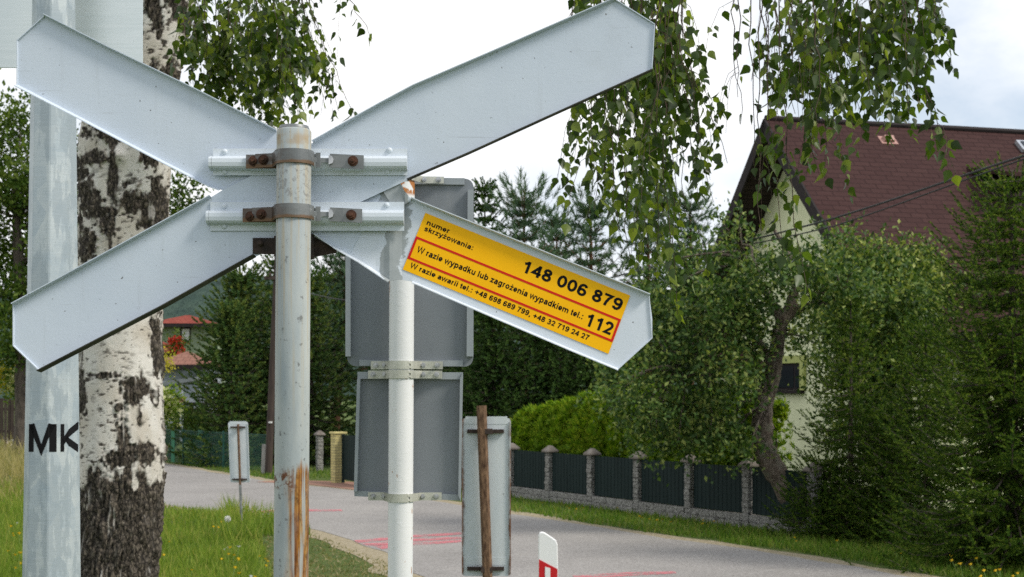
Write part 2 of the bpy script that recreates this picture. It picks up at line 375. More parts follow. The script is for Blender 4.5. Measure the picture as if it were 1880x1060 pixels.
side = s.step(s.math('ADD', x, s.math('MULTIPLY', s.math('SUBTRACT', s.noise(60, 4, .6, s.sc(1, 1, .12)), .5), .055)), -.020, .010)
rust = s.math('MULTIPLY', top, side)
rc = s.ramp(s.noise(60, 5, .65, s.sc(2.6, 2.6, .07)), [(.28, (.10, .032, .008)), (.42, (.27, .10, .016)), (.53, (.37, .19, .045)), (.62, (.34, .26, .13)), (.75, (.36, .36, .31))])
fade = s.ramp(s.noise(30, 4, .6, s.sc(3, 3, .08)), [(.35, 1.0), (.7, .6)])
pat = s.math('ADD', s.math('MULTIPLY', s.step(s.noise(52, 4, .6, s.sc(2.4, 2.4, .10)), .38, .54), .84), .16)
rc = s.mix(1.0, rc, s.ramp(s.noise(85, 5, .75, s.sc(1, 1, .6)), [(.34, (.35, .28, .22)), (.56, (1, 1, 1))]), 'MULTIPLY')
base = s.mix(s.math('MULTIPLY', rust, pat), base, rc)
pz = s.math('MULTIPLY', s.math('MULTIPLY', s.step(s.math('ADD', z, s.math('MULTIPLY', s.noise(70, 4, .65), .06)), 1.845, 1.862), s.math('SUBTRACT', 1.0, s.step(zl, 1.845, 1.86))), s.step(s.noise(62, 5, .75), .45, .56))
base = s.mix(s.math('MULTIPLY', pz, s.math('SUBTRACT', 1.0, s.step(s.math('ADD', x, s.math('MULTIPLY', s.noise(40, 4), .02)), .006, .022))), base, (.13, .05, .022))
s.set('Base Color', base); s.bump(s.noise(120, 4, .6, s.sc(1, 1, .4)), .3, .0015); M['post'] = s.m

def zinc(name, c1, c2, metal=.35, rough=.42, scale=30):
    s = S(name, c1, rough, metal, .5); b = s.ramp(s.vor(scale, s.sc(1, 1, .55), 'Color'), [(.2, c1), (.8, c2)])
    b = s.mix(.55, b, s.ramp(s.noise(14, 5, .65), [(.3, c1), (.7, c2)])); s.set('Base Color', b)
    s.bump(s.noise(90, 3, .6, s.sc(1, 1, 2)), .12, .002); return s
M['strap'] = zinc('strap_zinc', (.13, .14, .145), (.29, .30, .295)).m
s = zinc('rusty_strap', (.13, .14, .145), (.29, .30, .295)); x, y, z = s.xyz()
f = s.math('MULTIPLY', s.math('SUBTRACT', 1.0, s.step(s.math('ADD', x, s.math('MULTIPLY', s.noise(30, 4), .05)), -.015, .04)), s.step(s.noise(25, 5, .6, s.sc(1, 1, 2)), .25, .5))
s.set('Base Color', s.mix(s.math('MULTIPLY', f, .85), s.b.inputs['Base Color'].links[0].from_socket, (.075, .045, .028))); 
for zc in (2.4276, 2.3284):
    lo = s.math('MULTIPLY', s.step(z, zc - .0160, zc - .0150), s.math('SUBTRACT', 1.0, s.step(s.math('ADD', z, s.math('MULTIPLY', s.noise(50, 3), .008)), zc - .0055, zc - .0015)))
    s.set('Base Color', s.mix(s.math('MULTIPLY', lo, .85), s.b.inputs['Base Color'].links[0].from_socket, (.16, .085, .035)))
M['strap_rust'] = s.m
M['clip'] = zinc('clamp_zinc', (.40, .40, .34), (.62, .62, .54), .4, .38).m
M['rust'] = plain('dark_rust', (.035, .02, .015), (.13, .055, .03), 60, .85, .6, 120)
M['rust_brown'] = plain('brown_rust', (.055, .03, .02), (.24, .15, .09), 34, .9, .7, 90, spec=.15, stretch=(2, 2, .55))
M['rust_black'] = plain('blackened_rust', (.02, .017, .015), (.07, .045, .035), 50, .85, .7, 90)
M['edge_dark'] = plain('dark_lip', (.035, .033, .03), (.09, .085, .075), 12, .8)  # darker grey-brown colour for the front board's two lower lips
M['bolt'] = plain('bolt_steel', (.35, .36, .37), (.6, .6, .6), 60, .3, 0, metal=.7)
M['grey_back'] = None
s = S('grey_sign_back', (.2, .21, .22), .5, 0, .35); b = s.ramp(s.noise(6, 5, .6), [(.3, (.185, .205, .225)), (.7, (.225, .245, .265))])
b = s.mix(s.math('MULTIPLY', s.step(s.noise(4, 6, .7, s.sc(3, 1, .6)), .52, .72), .38), b, (.31, .32, .325)); s.set('Base Color', b); M['grey_back'] = s.m
M['grey_edge'] = plain('grey_flange', (.27, .30, .32), (.34, .37, .39), 10, .4)
s = S('white_post_paint', (.75, .76, .76), .45, 0, .4); b = s.ramp(s.noise(5, 4), [(.3, (.70, .715, .72)), (.7, (.78, .78, .77))])
rs = s.math('MULTIPLY', s.step(s.noise(45, 4, .6, s.sc(1.5, 1.5, .6)), .64, .67), s.step(s.noise(6, 2), .48, .56))
b = s.mix(rs, b, (.36, .15, .045)); x, y, z = s.xyz()
tr = s.math('MULTIPLY', s.step(z, 2.465, 2.475), s.step(s.noise(40, 4), .42, .5)); b = s.mix(tr, b, (.42, .16, .04))
s.set('Base Color', b); sv2 = s.new('ShaderNodeMapping'); s.link(s.co(), sv2.inputs[0]); sv2.inputs['Rotation'].default_value = (0, R(40), 0); sv2.inputs['Scale'].default_value = (22, 22, 46)
s.bump(s.step(s.noise(2.2, 3, .5, sv2.outputs[0]), .60, .66), .16, .001); M['white_post'] = s.m
s = zinc('mast_zinc', (.33, .40, .45), (.54, .585, .59), .15, .45, 22)
x, y, z = s.xyz(); wv = s.noise(40, 4, .6, s.sc(.35, .35, 3)); b = s.b.inputs['Base Color'].links[0].from_socket
b = s.mix(s.math('MULTIPLY', s.step(s.noise(9, 5, .7, s.sc(2, 2, .5)), .48, .53), .6), b, (.29, .345, .38)); b = s.mix(s.math('MULTIPLY', s.step(wv, .56, .66), .22), b, (.36, .39, .39)); s.set('Base Color', b); s.bump(wv, .14, .003); M['mast'] = s.m
s = S('panel_aluminium', (.62, .66, .66), .32, .45, .5); s.set('Base Color', s.ramp(s.noise(60, 3, .6, s.sc(.1, 1, 3)), [(.3, (.62, .68, .68)), (.7, (.70, .75, .75))])); M['alu'] = s.m
M['black'] = S('black_lettering', (.010, .010, .011), .8, 0, .1).m
s = S('sticker_yellow', (.98, .50, .004), .5, 0, .15); s.set('Base Color', s.ramp(s.noise(20, 4), [(.3, (.97, .485, .002)), (.7, (1.0, .52, .004))])); M['yellow'] = s.m
M['red'] = S('sticker_red', (.62, .015, .008), .5, 0, .2).m
s = S('marker_back', (.6, .64, .66), .5, 0, .4); x, y, z = s.xyz()
b = s.ramp(s.noise(7, 5, .6, s.sc(2, 1, .5)), [(.3, (.52, .58, .61)), (.7, (.62, .66, .67))]); b = s.mix(s.math('MULTIPLY', s.step(s.noise(34, 4, .6), .66, .70), .8), b, (.12, .10, .09))
e = s.step(s.math('ADD', s.math('ABSOLUTE', x), s.math('MULTIPLY', s.math('SUBTRACT', s.noise(18, 5, .7, s.sc(1, 1, .4)), .5), .06)), .126, .146)
b = s.mix(e, b, (.16, .065, .025)); s.set('Base Color', b); M['marker'] = s.m
M['marker_far'] = plain('marker_back_far', (.52, .58, .61), (.60, .64, .66), 7, .5)
M['delin_white'] = plain('delineator_white', (.80, .80, .80), (.84, .84, .83), 8, .35)
M['delin_red'] = S('delineator_red', (.55, .012, .02), .3).m
# setting
s = S('asphalt', (.2, .2, .2), .9, 0, .25); b = s.ramp(s.noise(.5, 7, .68), [(.3, (.205, .19, .175)), (.5, (.268, .25, .232)), (.7, (.325, .305, .283))])
b = s.mix(s.math('MULTIPLY', s.noise(55, 3, .7), .8), b, s.ramp(s.noise(38, 2, .8), [(.35, (.10, .096, .092)), (.65, (.46, .45, .44))])); 
b = s.mix(s.math('MULTIPLY', s.step(s.noise(1.4, 6, .7, s.sc(1, 1, 1)), .55, .68), .3), b, (.36, .34, .31)); s.set('Base Color', b); s.bump(s.noise(90, 3, .7), .5, .01); M['asphalt'] = s.m
s = S('roadside_dirt', (.3, .25, .18), .95, 0, .2); s.set('Base Color', s.ramp(s.noise(14, 5, .7), [(.3, (.20, .17, .10)), (.5, (.32, .27, .18)), (.7, (.40, .36, .28))])); s.bump(s.noise(60, 4, .7), .6, .02); M['dirt'] = s.m
s = S('ground_soil_grass', (.1, .12, .04), .95, 0, .2); s.set('Base Color', s.ramp(s.noise(3, 7, .7), [(.3, (.055, .085, .018)), (.55, (.09, .13, .03)), (.75, (.16, .15, .055))])); s.bump(s.noise(30, 5, .7), .8, .05); M['ground'] = s.m
M['redgravel'] = plain('red_gravel', (.24, .12, .085), (.36, .21, .15), 25, .95, .6, 60)
s = S('pink_spray', (.75, .14, .17), .8, 0, .2); al = s.step(s.math('ADD', s.math('MULTIPLY', s.noise(34, 4, .8), .6), s.math('MULTIPLY', s.noise(3, 4, .7), .4)), .40, .58); s.set('Base Color', (.66, .18, .21)); s.set('Alpha', s.math('MULTIPLY', al, .78)); M['pink'] = s.m
s = S('forest_hill', (.05, .09, .08), .95, 0, .1); s.set('Base Color', s.ramp(s.noise(.12, 6, .7), [(.3, (.030, .055, .050)), (.7, (.075, .115, .085))])); s.bump(s.noise(.15, 5, .7), 1, 6); M['hill'] = s.m
# vegetation
M['birch_leaf'] = leafmat('birch_leaf', [(0.017, 0.033, 0.005), (0.033, 0.062, 0.008), (0.063, 0.109, 0.012), (0.190, 0.237, 0.030)], .36, .40, .4, 1.6, 1.9)
M['apple_leaf'] = leafmat('apple_leaf', [(0.017, 0.039, 0.009), (0.036, 0.080, 0.015), (0.082, 0.152, 0.032), (0.259, 0.304, 0.079)], .22, .5, .25, .8)
M['shrub_leaf'] = leafmat('shrub_leaf', [(0.019, 0.047, 0.009), (0.046, 0.093, 0.018), (0.106, 0.174, 0.034), (0.308, 0.342, 0.079)], .24, .5, .25, .8)
M['spruce'] = leafmat('spruce_needles', [(0.015, 0.038, 0.006), (0.038, 0.083, 0.012), (0.082, 0.145, 0.019), (0.175, 0.234, 0.035)], .28, .6, .12, .9)
M['spruce_far'] = leafmat('far_spruce_needles', [(0.026, 0.057, 0.017), (0.047, 0.092, 0.024), (0.078, 0.131, 0.031)], .15, .7, .08, .6)
M['pine'] = leafmat('pine_needles', [(0.044, 0.094, 0.053), (0.077, 0.138, 0.074), (0.121, 0.187, 0.095)], .15, .6, .15, .6)
M['thuja'] = leafmat('thuja_sprays', [(0.054, 0.115, 0.005), (0.095, 0.182, 0.009), (0.159, 0.259, 0.014), (0.255, 0.308, 0.027)], .3, .6, .12, 1.2)
M['larch'] = leafmat('dark_larch_needles', [(0.033, 0.073, 0.024), (0.060, 0.112, 0.034), (0.100, 0.159, 0.041), (0.150, 0.183, 0.042)], .18, .7, .08, .5)
M['oak_leaf'] = leafmat('oak_leaf', [(0.024, 0.053, 0.010), (0.046, 0.088, 0.014), (0.083, 0.132, 0.022), (0.132, 0.176, 0.031)], .3, .6, .12, .5)
M['grass'] = leafmat('grass_blades', [(0.070, 0.119, 0.016), (0.119, 0.190, 0.026), (0.184, 0.266, 0.039), (0.324, 0.314, 0.091)], .4, .6, .12, .9)
M['verge'] = leafmat('verge_grass', [(.05, .11, .012), (.085, .165, .018), (.13, .22, .028), (.24, .25, .07)], .35, .6, .12, .9)
M['mown'] = leafmat('mown_grass', [(.085, .11, .03), (.14, .15, .05), (.24, .21, .10), (.33, .28, .16)], .3, .6, .2, .9)
M['dry'] = leafmat('dry_grass', [(.16, .16, .05), (.28, .24, .10), (.38, .32, .16)], .35, .6, .2, .5)
M['bark'] = plain('brown_bark', (.05, .04, .032), (.15, .12, .095), 10, .9, .8, 40, stretch=(1, 1, .4), bdist=.03)
M['pine_bark'] = plain('pine_bark', (.10, .05, .03), (.22, .11, .06), 8, .9, .6, 30, stretch=(1, 1, .4))
s = S('apple_bark', (.1, .1, .1), .95, 0, .1); b = s.ramp(s.noise(14, 6, .75, s.sc(1, 1, .4)), [(.32, (.055, .043, .035)), (.5, (.20, .16, .125)), (.68, (.38, .33, .27))]); b = s.mix(s.math('MULTIPLY', s.step(s.noise(5, 4, .6), .55, .65), .5), b, (.23, .24, .17)); s.set('Base Color', b); s.bump(s.noise(22, 5, .75, s.sc(1, 1, .4)), 1.0, .09); M['apple_bark'] = s.m
M['twig'] = plain('birch_twig', (.05, .03, .022), (.09, .06, .04), 20, .8)
# buildings
s = S('lime_render', (.55, .58, .36), .9, 0, .2); s.set('Base Color', s.ramp(s.noise(3, 6, .6), [(.3, (.74, .76, .50)), (.7, (.80, .81, .55))])); s.bump(s.noise(80, 3, .6), .4, .006); M['render'] = s.m
def tiles(name, c1, c2, mort, bw, rh):
    s = S(name, c1, .75, 0, .3); n = s.new('ShaderNodeTexBrick'); s.link(s.co(), n.inputs['Vector']); n.offset = .5
    n.inputs['Color1'].default_value = (*c1, 1); n.inputs['Color2'].default_value = (*c2, 1); n.inputs['Mortar'].default_value = (*mort, 1)
    n.inputs['Scale'].default_value = 1; n.inputs['Mortar Size'].default_value = .012; n.inputs['Mortar Smooth'].default_value = .3; n.inputs['Brick Width'].default_value = bw; n.inputs['Row Height'].default_value = rh
    b = s.mix(s.math('MULTIPLY', s.noise(1.3, 5, .65), .45), n.outputs['Color'], c2); b = s.mix(s.math('MULTIPLY', s.noise(40, 3, .7), .3), b, c1); s.set('Base Color', b); s.set('Specular IOR Level', .12); s.set('Roughness', .9); s.bump(s.math('ADD', s.math('MULTIPLY', n.outputs['Fac'], -1.0), s.math('MULTIPLY', s.noise(9, 4, .6), 1.2)), .8, .03); return s.m
M['shingle'] = tiles('roof_shingle', (.046, .0225, .0215), (.060, .0305, .028), (.031, .016, .0155), .34, .15)
M['fascia'] = plain('dark_fascia', (.020, .016, .0165), (.032, .026, .026), 6, .75, spec=.15)
M['soffit'] = tiles('soffit_boards', (.035, .026, .024), (.05, .038, .034), (.012, .01, .01), 6, .12)
M['trim'] = plain('lime_trim', (.40, .44, .14), (.45, .48, .17), 8, .7)
s = S('window_glass', (.02, .025, .03), .06, 0, .5); M['glass'] = s.m
M['vent'] = plain('roof_vent', (.36, .19, .16), (.45, .26, .22), 9, .6)
M['skylight'] = plain('skylight_metal', (.45, .48, .52), (.6, .62, .65), 9, .3, metal=.5)
M['fence_slat'] = plain('dark_green_slat', (.009, .018, .0175), (.016, .029, .028), 3, .65, 0, spec=.12, stretch=(3, 3, .3))
s = S('fence_stone', (.3, .29, .27), .95, 0, .2); v = s.vor(13, s.sc(1, 1, 1.6)); b = s.ramp(s.noise(9, 6, .7), [(.3, (.20, .195, .18)), (.7, (.38, .37, .345))]); b = s.mix(s.step(s.vor(11, s.sc(1, 1, 2.2), feature='DISTANCE_TO_EDGE'), .09, .02), b, (.10, .095, .088)); s.set('Base Color', b); s.bump(s.noise(26, 5, .7), .9, .03); M['stone'] = s.m
M['cap'] = plain('weathered_concrete_cap', (.12, .10, .085), (.24, .215, .19), 9, .95, .6, 40)
s = S('yellow_brick', (.5, .42, .18), .9, 0, .2); n = s.new('ShaderNodeTexBrick'); cv = s.new('ShaderNodeCombineXYZ'); x, y, z = s.xyz(); s.link(s.math('ADD', x, y), cv.inputs[0]); s.link(z, cv.inputs[1]); s.link(cv.outputs[0], n.inputs['Vector'])
for k, c in (('Color1', (.46, .40, .17, 1)), ('Color2', (.54, .47, .21, 1)), ('Mortar', (.22, .20, .12, 1))): n.inputs[k].default_value = c
n.inputs['Scale'].default_value = 1; n.inputs['Mortar Size'].default_value = .006; n.inputs['Brick Width'].default_value = .2; n.inputs['Row Height'].default_value = .06
s.set('Base Color', n.outputs['Color']); s.bump(n.outputs['Fac'], -.4, .01); M['brick'] = s.m
M['green_metal'] = plain('green_metal', (.008, .055, .042), (.014, .08, .06), 6, .5)
s = S('green_mesh', (.015, .085, .06), .5, 0, .3); x, y, z = s.xyz(); g1 = s.math('PINGPONG', s.math('ADD', x, s.math('MULTIPLY', z, .7)), .025); g2 = s.math('PINGPONG', s.math('SUBTRACT', s.math('MULTIPLY', z, .7), x), .025)
s.set('Alpha', s.math('LESS_THAN', s.math('MINIMUM', g1, g2), .0055)); M['mesh'] = s.m
M['red_tile'] = tiles('red_tile', (.20, .040, .03), (.26, .065, .045), (.16, .04, .03), .3, .3)
M['brown_tile'] = tiles('brown_tile', (.21, .10, .075), (.27, .14, .105), (.09, .05, .04), .3, .35)
M['pale_green_wall'] = plain('pale_green_wall', (.20, .25, .16), (.25, .30, .19), 3, .9)
M['grey_wall'] = plain('blue_grey_wall', (.30, .33, .38), (.38, .41, .46), 3, .9)
M['white_wall'] = plain('white_wall', (.6, .6, .58), (.68, .68, .65), 3, .9)
M['dark_wood'] = plain('dark_wood', (.03, .022, .018), (.07, .05, .04), 6, .9, .4, 30, stretch=(3, 3, .3))
M['red_flower'] = leafmat('red_flowers', [(.35, .02, .015), (.5, .04, .02)], .2)
M['cream_flower'] = leafmat('cream_flowers', [(.5, .52, .22), (.68, .68, .40)], .2)
M['yellow_leaf'] = leafmat('yellow_leaves', [(.30, .28, .02), (.5, .42, .03)], .3)
M['flower_yellow'] = S('flower_yellow', (.75, .48, .01), .6).m
M['flower_white'] = S('flower_white', (.75, .75, .72), .7).m
M['stem'] = S('flower_stem', (.10, .17, .03), .7).m
M['cable'] = S('cable_rubber', (.015, .015, .017), .6).m
M['concrete'] = plain('concrete', (.25, .24, .22), (.38, .36, .33), 8, .95, .4, 40)
# ================================================================== ground, roads, hill
def sheet(name, pts, m, kind='structure', z=None):
    mb = MB(); mb.add([(p[0], p[1], z if z is not None else p[2]) for p in pts], [list(range(len(pts)))]); o = mb.build(name, m); tag(o, kind=kind); return o
def grid_ground():
    xs = [-900, -300, -120, -60, -30, -15, 0, 15, 30, 60, 120, 300, 900]; ys = [-300, -100, -30, -10, 0, 8, 16, 24, 32, 45, 60, 90, 150, 300, 700, 1500]
    mb = MB(); mb.add([(a, b, 0) for b in ys for a in xs], [[j * len(xs) + i, j * len(xs) + i + 1, (j + 1) * len(xs) + i + 1, (j + 1) * len(xs) + i] for j in range(len(ys) - 1) for i in range(len(xs) - 1)])
    tag(mb.build('ground', M['ground']), kind='structure')
grid_ground()
def smooth_line(pts, n=12):
    out = []
    for i in range(len(pts) - 1):
        p0 = pts[max(i - 1, 0)]; p1 = pts[i]; p2 = pts[i + 1]; p3 = pts[min(i + 2, len(pts) - 1)]
        for k in range(n):
            t = k / n; out.append(.5 * ((2 * p1) + (p2 - p0) * t + (2 * p0 - 5 * p1 + 4 * p2 - p3) * t * t + (-p0 + 3 * p1 - 3 * p2 + p3) * t ** 3))
    return out + [pts[-1]]
def V2(p): return Vector((p[0], p[1], 0))
right_edge = [Vector((13.6, -3, 0)), Vector((8.5, 7.2, 0))] + [V2(G(*q)) for q in ((1660, 1058), (1450, 1022), (1200, 986), (950, 946), (780, 918), (640, 900), (500, 885), (400, 869), (300, 852))] + [Vector((-12.6, 45, 0)), Vector((-15.8, 50.8, 0)), Vector((-19.1, 56.8, 0)), Vector((-29, 74, 0)), Vector((-60, 128, 0))]
left_edge = [Vector((9.2, -3, 0)), Vector((4.3, 7.2, 0))] + [V2(G(*q)) for q in ((800, 1064), (752, 1040), (690, 1012), (600, 980), (500, 953), (420, 940), (340, 932), (285, 921))] + [Vector((-8.0, 29.2, 0)), Vector((-10.2, 34.3, 0)), Vector((-12.9, 40.3, 0)), Vector((-15.6, 46, 0)), Vector((-27, 70, 0)), Vector((-64, 125, 0))]
right_edge = smooth_line(right_edge); left_edge = smooth_line(left_edge)
def resample(l, n):
    d = [0]
    for a, b in zip(l, l[1:]): d.append(d[-1] + (b - a).length)
    out = []; j = 0
    for i in range(n):
        t = d[-1] * i / (n - 1)
        while j < len(l) - 2 and d[j + 1] < t: j += 1
        out.append(l[j].lerp(l[j + 1], (t - d[j]) / max(d[j + 1] - d[j], 1e-6)))
    return out
NR = 420
RE = resample(right_edge, NR); LE = resample(left_edge, NR)
def ribbon(name, A, B, m, z, jit=0.0, kind='structure', seed=0):
    mb = MB(); n = len(A); vs = []
    for i in range(n):
        a, b = A[i], B[i]; d = (b - a).normalized()
        ja = jit * (float(fbm(i * .35, 0, seed, 3)) - .5) * 2; jb = jit * (float(fbm(i * .35, 7, seed + 3, 3)) - .5) * 2
        vs += [Vector((a.x + d.x * ja, a.y + d.y * ja, z)), Vector((b.x + d.x * jb, b.y + d.y * jb, z))]
    mb.add(vs, [[2 * i, 2 * i + 1, 2 * i + 3, 2 * i + 2] for i in range(n - 1)])
    return tag(mb.build(name, m), kind=kind)
def shift(A, B, d): return [a + (a - b).normalized() * d for a, b in zip(A, B)]
ribbon('road_shoulder', shift(RE, LE, .32), shift(LE, RE, .38), M['dirt'], .004, .16)
ribbon('road', RE, LE, M['asphalt'], .008, .10, seed=5)
# red gravel entrance in front of the brick pillar
sheet('driveway', [G(470, 886), G(560, 890), G(640, 899), G(700, 906), G(760, 912), G(770, 904), G(700, 893), G(640, 885), G(590, 884), G(520, 882)], M['redgravel'], z=.012)
def mark(name, quads, z=.013):
    mb = MB()
    for q in quads: mb.add([(p.x, p.y, z) for p in (G(*t) for t in q)], [list(range(len(q)))])
    tag(mb.build(name, M['pink']), kind='structure')
mark('road_marking', [[(650, 994), (760, 984), (846, 979), (848, 983), (760, 989), (656, 999)], [(664, 1000), (760, 991), (846, 987), (848, 991), (766, 996), (676, 1005)], [(684, 1003), (760, 998), (846, 993), (848, 997), (768, 1003), (700, 1010)]])
mark('road_marking', [[(420, 944), (520, 936), (626, 937), (630, 940), (520, 941), (430, 949)]])
mark('road_marking', [[(1050, 1059), (1150, 1053), (1240, 1051), (1242, 1055), (1150, 1060), (1060, 1066)]])
# distant wooded ridge
def hill(name, x0, x1, y0, y1, h, seed):
    n, k = 80, 16; mb = MB(); vs = []
    for j in range(k):
        for i in range(n):
            X = x0 + (x1 - x0) * i / (n - 1); Y = y0 + (y1 - y0) * j / (k - 1); e = math.sin(math.pi * i / (n - 1)) ** .5 * math.sin(math.pi * .5 * min(1, j / (k * .6)))
            vs.append((X, Y, -1 + h * e * (.65 + .5 * float(fbm(X * .01, Y * .01, seed, 3))) + 4.5 * e * float(fbm(X * .16, Y * .16, seed, 2))))
    mb.add(vs, [[j * n + i, j * n + i + 1, (j + 1) * n + i + 1, (j + 1) * n + i] for j in range(k - 1) for i in range(n - 1)])
    tag(mb.build(name, M['hill'], smooth=True), kind='structure')
hill('hill', -330, 190, 330, 520, 42, 3)

# ================================================================== railway cross (seen from behind)
YB = 2.66; YP = 2.60
XP = (538.5 - 940) / F * YP
cross = empty('railway_cross', (XP, YP, 0), 'back of a grey railway crossing cross on a rust streaked steel post', 'railway sign')
def pp(uv, Y=YB): return [P(u, v, Y) for u, v in uv]
# post, slightly tilted
ptop = P(540, 238, YP); pbot = Vector((P(535, 1060, YP).x - .012, YP, 0))
mb = MB(); d = ptop - pbot; rp_ = .0315
mb.tube([pbot, pbot + d * .3, pbot + d * .6, pbot + d * .8, ptop - Vector((0, 0, .004)), ptop], [rp_, rp_, rp_, rp_, rp_, rp_ - .003], 40)
mb.build('post', M['post'], cross, smooth=True)
mb = MB(); mb.tube([ptop + Vector((0, 0, .0005)), ptop + Vector((0, 0, .006))], [.0285, .026], 32); mb.build('post_cap', M['strap'], cross, smooth=True)
def slab(uv, Y, t=.0022): return pp(uv, Y), Vector((0, t, 0))
def lip(mb, a, b, Y, depth, out, t=.0016, ny=0.0):
    A, B = P(*a, Y), P(*b, Y); e = (B - A).normalized(); n = Vector((-e.z, 0, e.x)) * out
    o = Vector((0, -depth, 0)) + n
    mb.prism([A, B, B + o, A + o], Vector((-e.z, 0, e.x)) * (t if out <= 0 else -t))
YF = 2.652   # front board (lower left to upper right)
mb = MB()
B1 = [(75, 683), (25, 635), (25, 560), (140, 498), (270, 427), (388, 362), (406, 351), (475, 316), (575, 262), (700, 192), (760, 160), (900, 100), (1130, 0), (1202, 45), (1197, 130), (1000, 219), (860, 283), (748, 331), (660, 372), (560, 428), (470, 471), (300, 566)]
mb.prism(*slab(B1, YF))
def chain(mb, pts, Y, dep, out):
    for a, b in zip(pts, pts[1:]): lip(mb, a, b, Y, dep, out)
chain(mb, [(25, 560), (140, 498), (270, 427), (388, 362)], YF, .012, .003)
chain(mb, [(575, 262), (700, 192), (760, 160), (900, 100), (1130, 0)], YF, .012, .0028)
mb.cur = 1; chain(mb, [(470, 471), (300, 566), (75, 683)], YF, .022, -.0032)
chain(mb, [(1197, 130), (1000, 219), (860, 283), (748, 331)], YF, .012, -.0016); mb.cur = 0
for a, b in (((25, 635), (25, 560)), ((75, 683), (25, 635)), ((1130, 0), (1202, 45)), ((1202, 45), (1197, 130))): lip(mb, a, b, YF, .004, .0005)
bo = mb.build('board', [M['board'], M['edge_dark']], cross)
bo['label'] = 'whole board rising from lower left to upper right'
YK = 2.660   # rear board, upper left
mb = MB()
B2 = [(32, 157), (32, 75), (82, 30), (200, 90), (360, 167), (508, 242), (640, 308), (700, 360), (640, 470), (560, 425), (405, 348), (388, 342), (300, 297), (150, 218)]
mb.prism(*slab(B2, YK))
chain(mb, [(82, 30), (200, 90), (360, 167), (508, 242)], YK, .012, .0028)
chain(mb, [(405, 348), (388, 342), (300, 297), (150, 218), (32, 157)], YK, .012, .0042)
for a, b in (((32, 157), (32, 75)), ((32, 75), (82, 30))): lip(mb, a, b, YK, .004, .0005)
mb.build('board', M['board'], cross)
# broken lower-right arm: a bent plate, folded near its root
mb = MB()
def bent(uv, Yf): return [P(u, v, Yf(u)) for u, v in uv]
ya = lambda u: 2.6620 if u <= 700 else (2.6620 - .0055 * (u - 700) / 16 if u <= 716 else (2.6565 + .0060 * (u - 716) / 22 if u < 738 else 2.6625 + .012 * (u - 738) / 454))
cols = [(580, 340, 428), (620, 340, 456), (660, 345, 479), (690, 335, 499), (705, 334, 509), (715, 334, 516), (722, 336, 515), (730, 338, 514), (738, 345, 514), (755, 366, 517), (770, 373, 523), (900, 425, 579), (1050, 486, 643), (1135, 520, 678), (1192, 543, 628), (1197, 546, 621)]
cols = cols[:-2] + [(1166, 532.5, 650), (1192, 543, 626), (1197.5, 585, 621)]
vs = []; fs = []
for (u, a, b) in cols: vs += [P(u, a, ya(u)), P(u, b, ya(u)), P(u, a, ya(u)) + Vector((0, .0022, 0)), P(u, b, ya(u)) + Vector((0, .0022, 0))]
n = len(cols)
for i in range(n - 1):
    a, b = 4 * i, 4 * i + 4
    fs += [[a, a + 1, b + 1, b], [a + 2, b + 2, b + 3, a + 3], [a, b, b + 2, a + 2], [a + 1, a + 3, b + 3, b + 1]]
fs += [[0, 2, 3, 1], [4 * n - 4, 4 * n - 3, 4 * n - 1, 4 * n - 2]]
mb.add(vs, fs)
def lipY(mb, pts, dep, out, t=.0016):
    for (a, b) in zip(pts, pts[1:]):
        A, B = P(*a, ya(a[0])), P(*b, ya(b[0])); e = (B - A).normalized(); nrm = Vector((-e.z, 0, e.x)); o = Vector((0, -dep, 0)) + nrm * out
        mb.prism([A, B, B + o, A + o], nrm * (t if out <= 0 else -t))
lipY(mb, [(755, 366), (770, 373), (900, 425), (1050, 486), (1192, 543)], .014, .003)
lipY(mb, [(1135, 678), (1050, 643), (900, 579), (770, 523), (757, 518)], .008, .0030)
lipY(mb, [(715, 516), (690, 499), (660, 479), (620, 456), (580, 428)], .012, .0046)
lipY(mb, [(1192, 543), (1197.5, 621)], .003, .0004); lipY(mb, [(1197.5, 621), (1135, 678)], .003, .0004)
# curled torn corner beside the fold
mb.prism([P(690, 330, 2.6562), P(730, 330, 2.6562), P(738, 341, 2.6540), P(744, 354, 2.6535), P(757, 367, 2.6600), P(744, 376, 2.6575), P(716, 372, 2.6560)], Vector((0, -.0012, 0)))
bo = mb.build('board', M['board_worn'], cross); bo['label'] = 'bent lower right arm with flaked paint and a yellow sticker'
# rusty remnants of the old bracket under the arms
mb = MB(); a = .02
mb.prism(pp([(464, 437), (506, 437), (506, 467), (464, 466)], 2.648), Vector((0, .006, 0))); mb.prism(pp([(503, 433), (512, 433), (512, 472), (503, 470)], 2.642), Vector((0, .02, 0)))
mb.lathe(P(478, 447, 2.646), [(.006, 0), (.006, .005), (.003, .008)], 8, 'y')
mb.build('old_bracket', M['rust_black'], cross)
mb = MB(); mb.prism(pp([(566, 432), (618, 440), (617, 464), (585, 470), (566, 474)], 2.668), Vector((0, .008, 0))); mb.prism(pp([(566, 428), (575, 430), (575, 474), (566, 475)], 2.650), Vector((0, .02, 0)))
mb.build('old_bracket', M['rust_black'], cross)
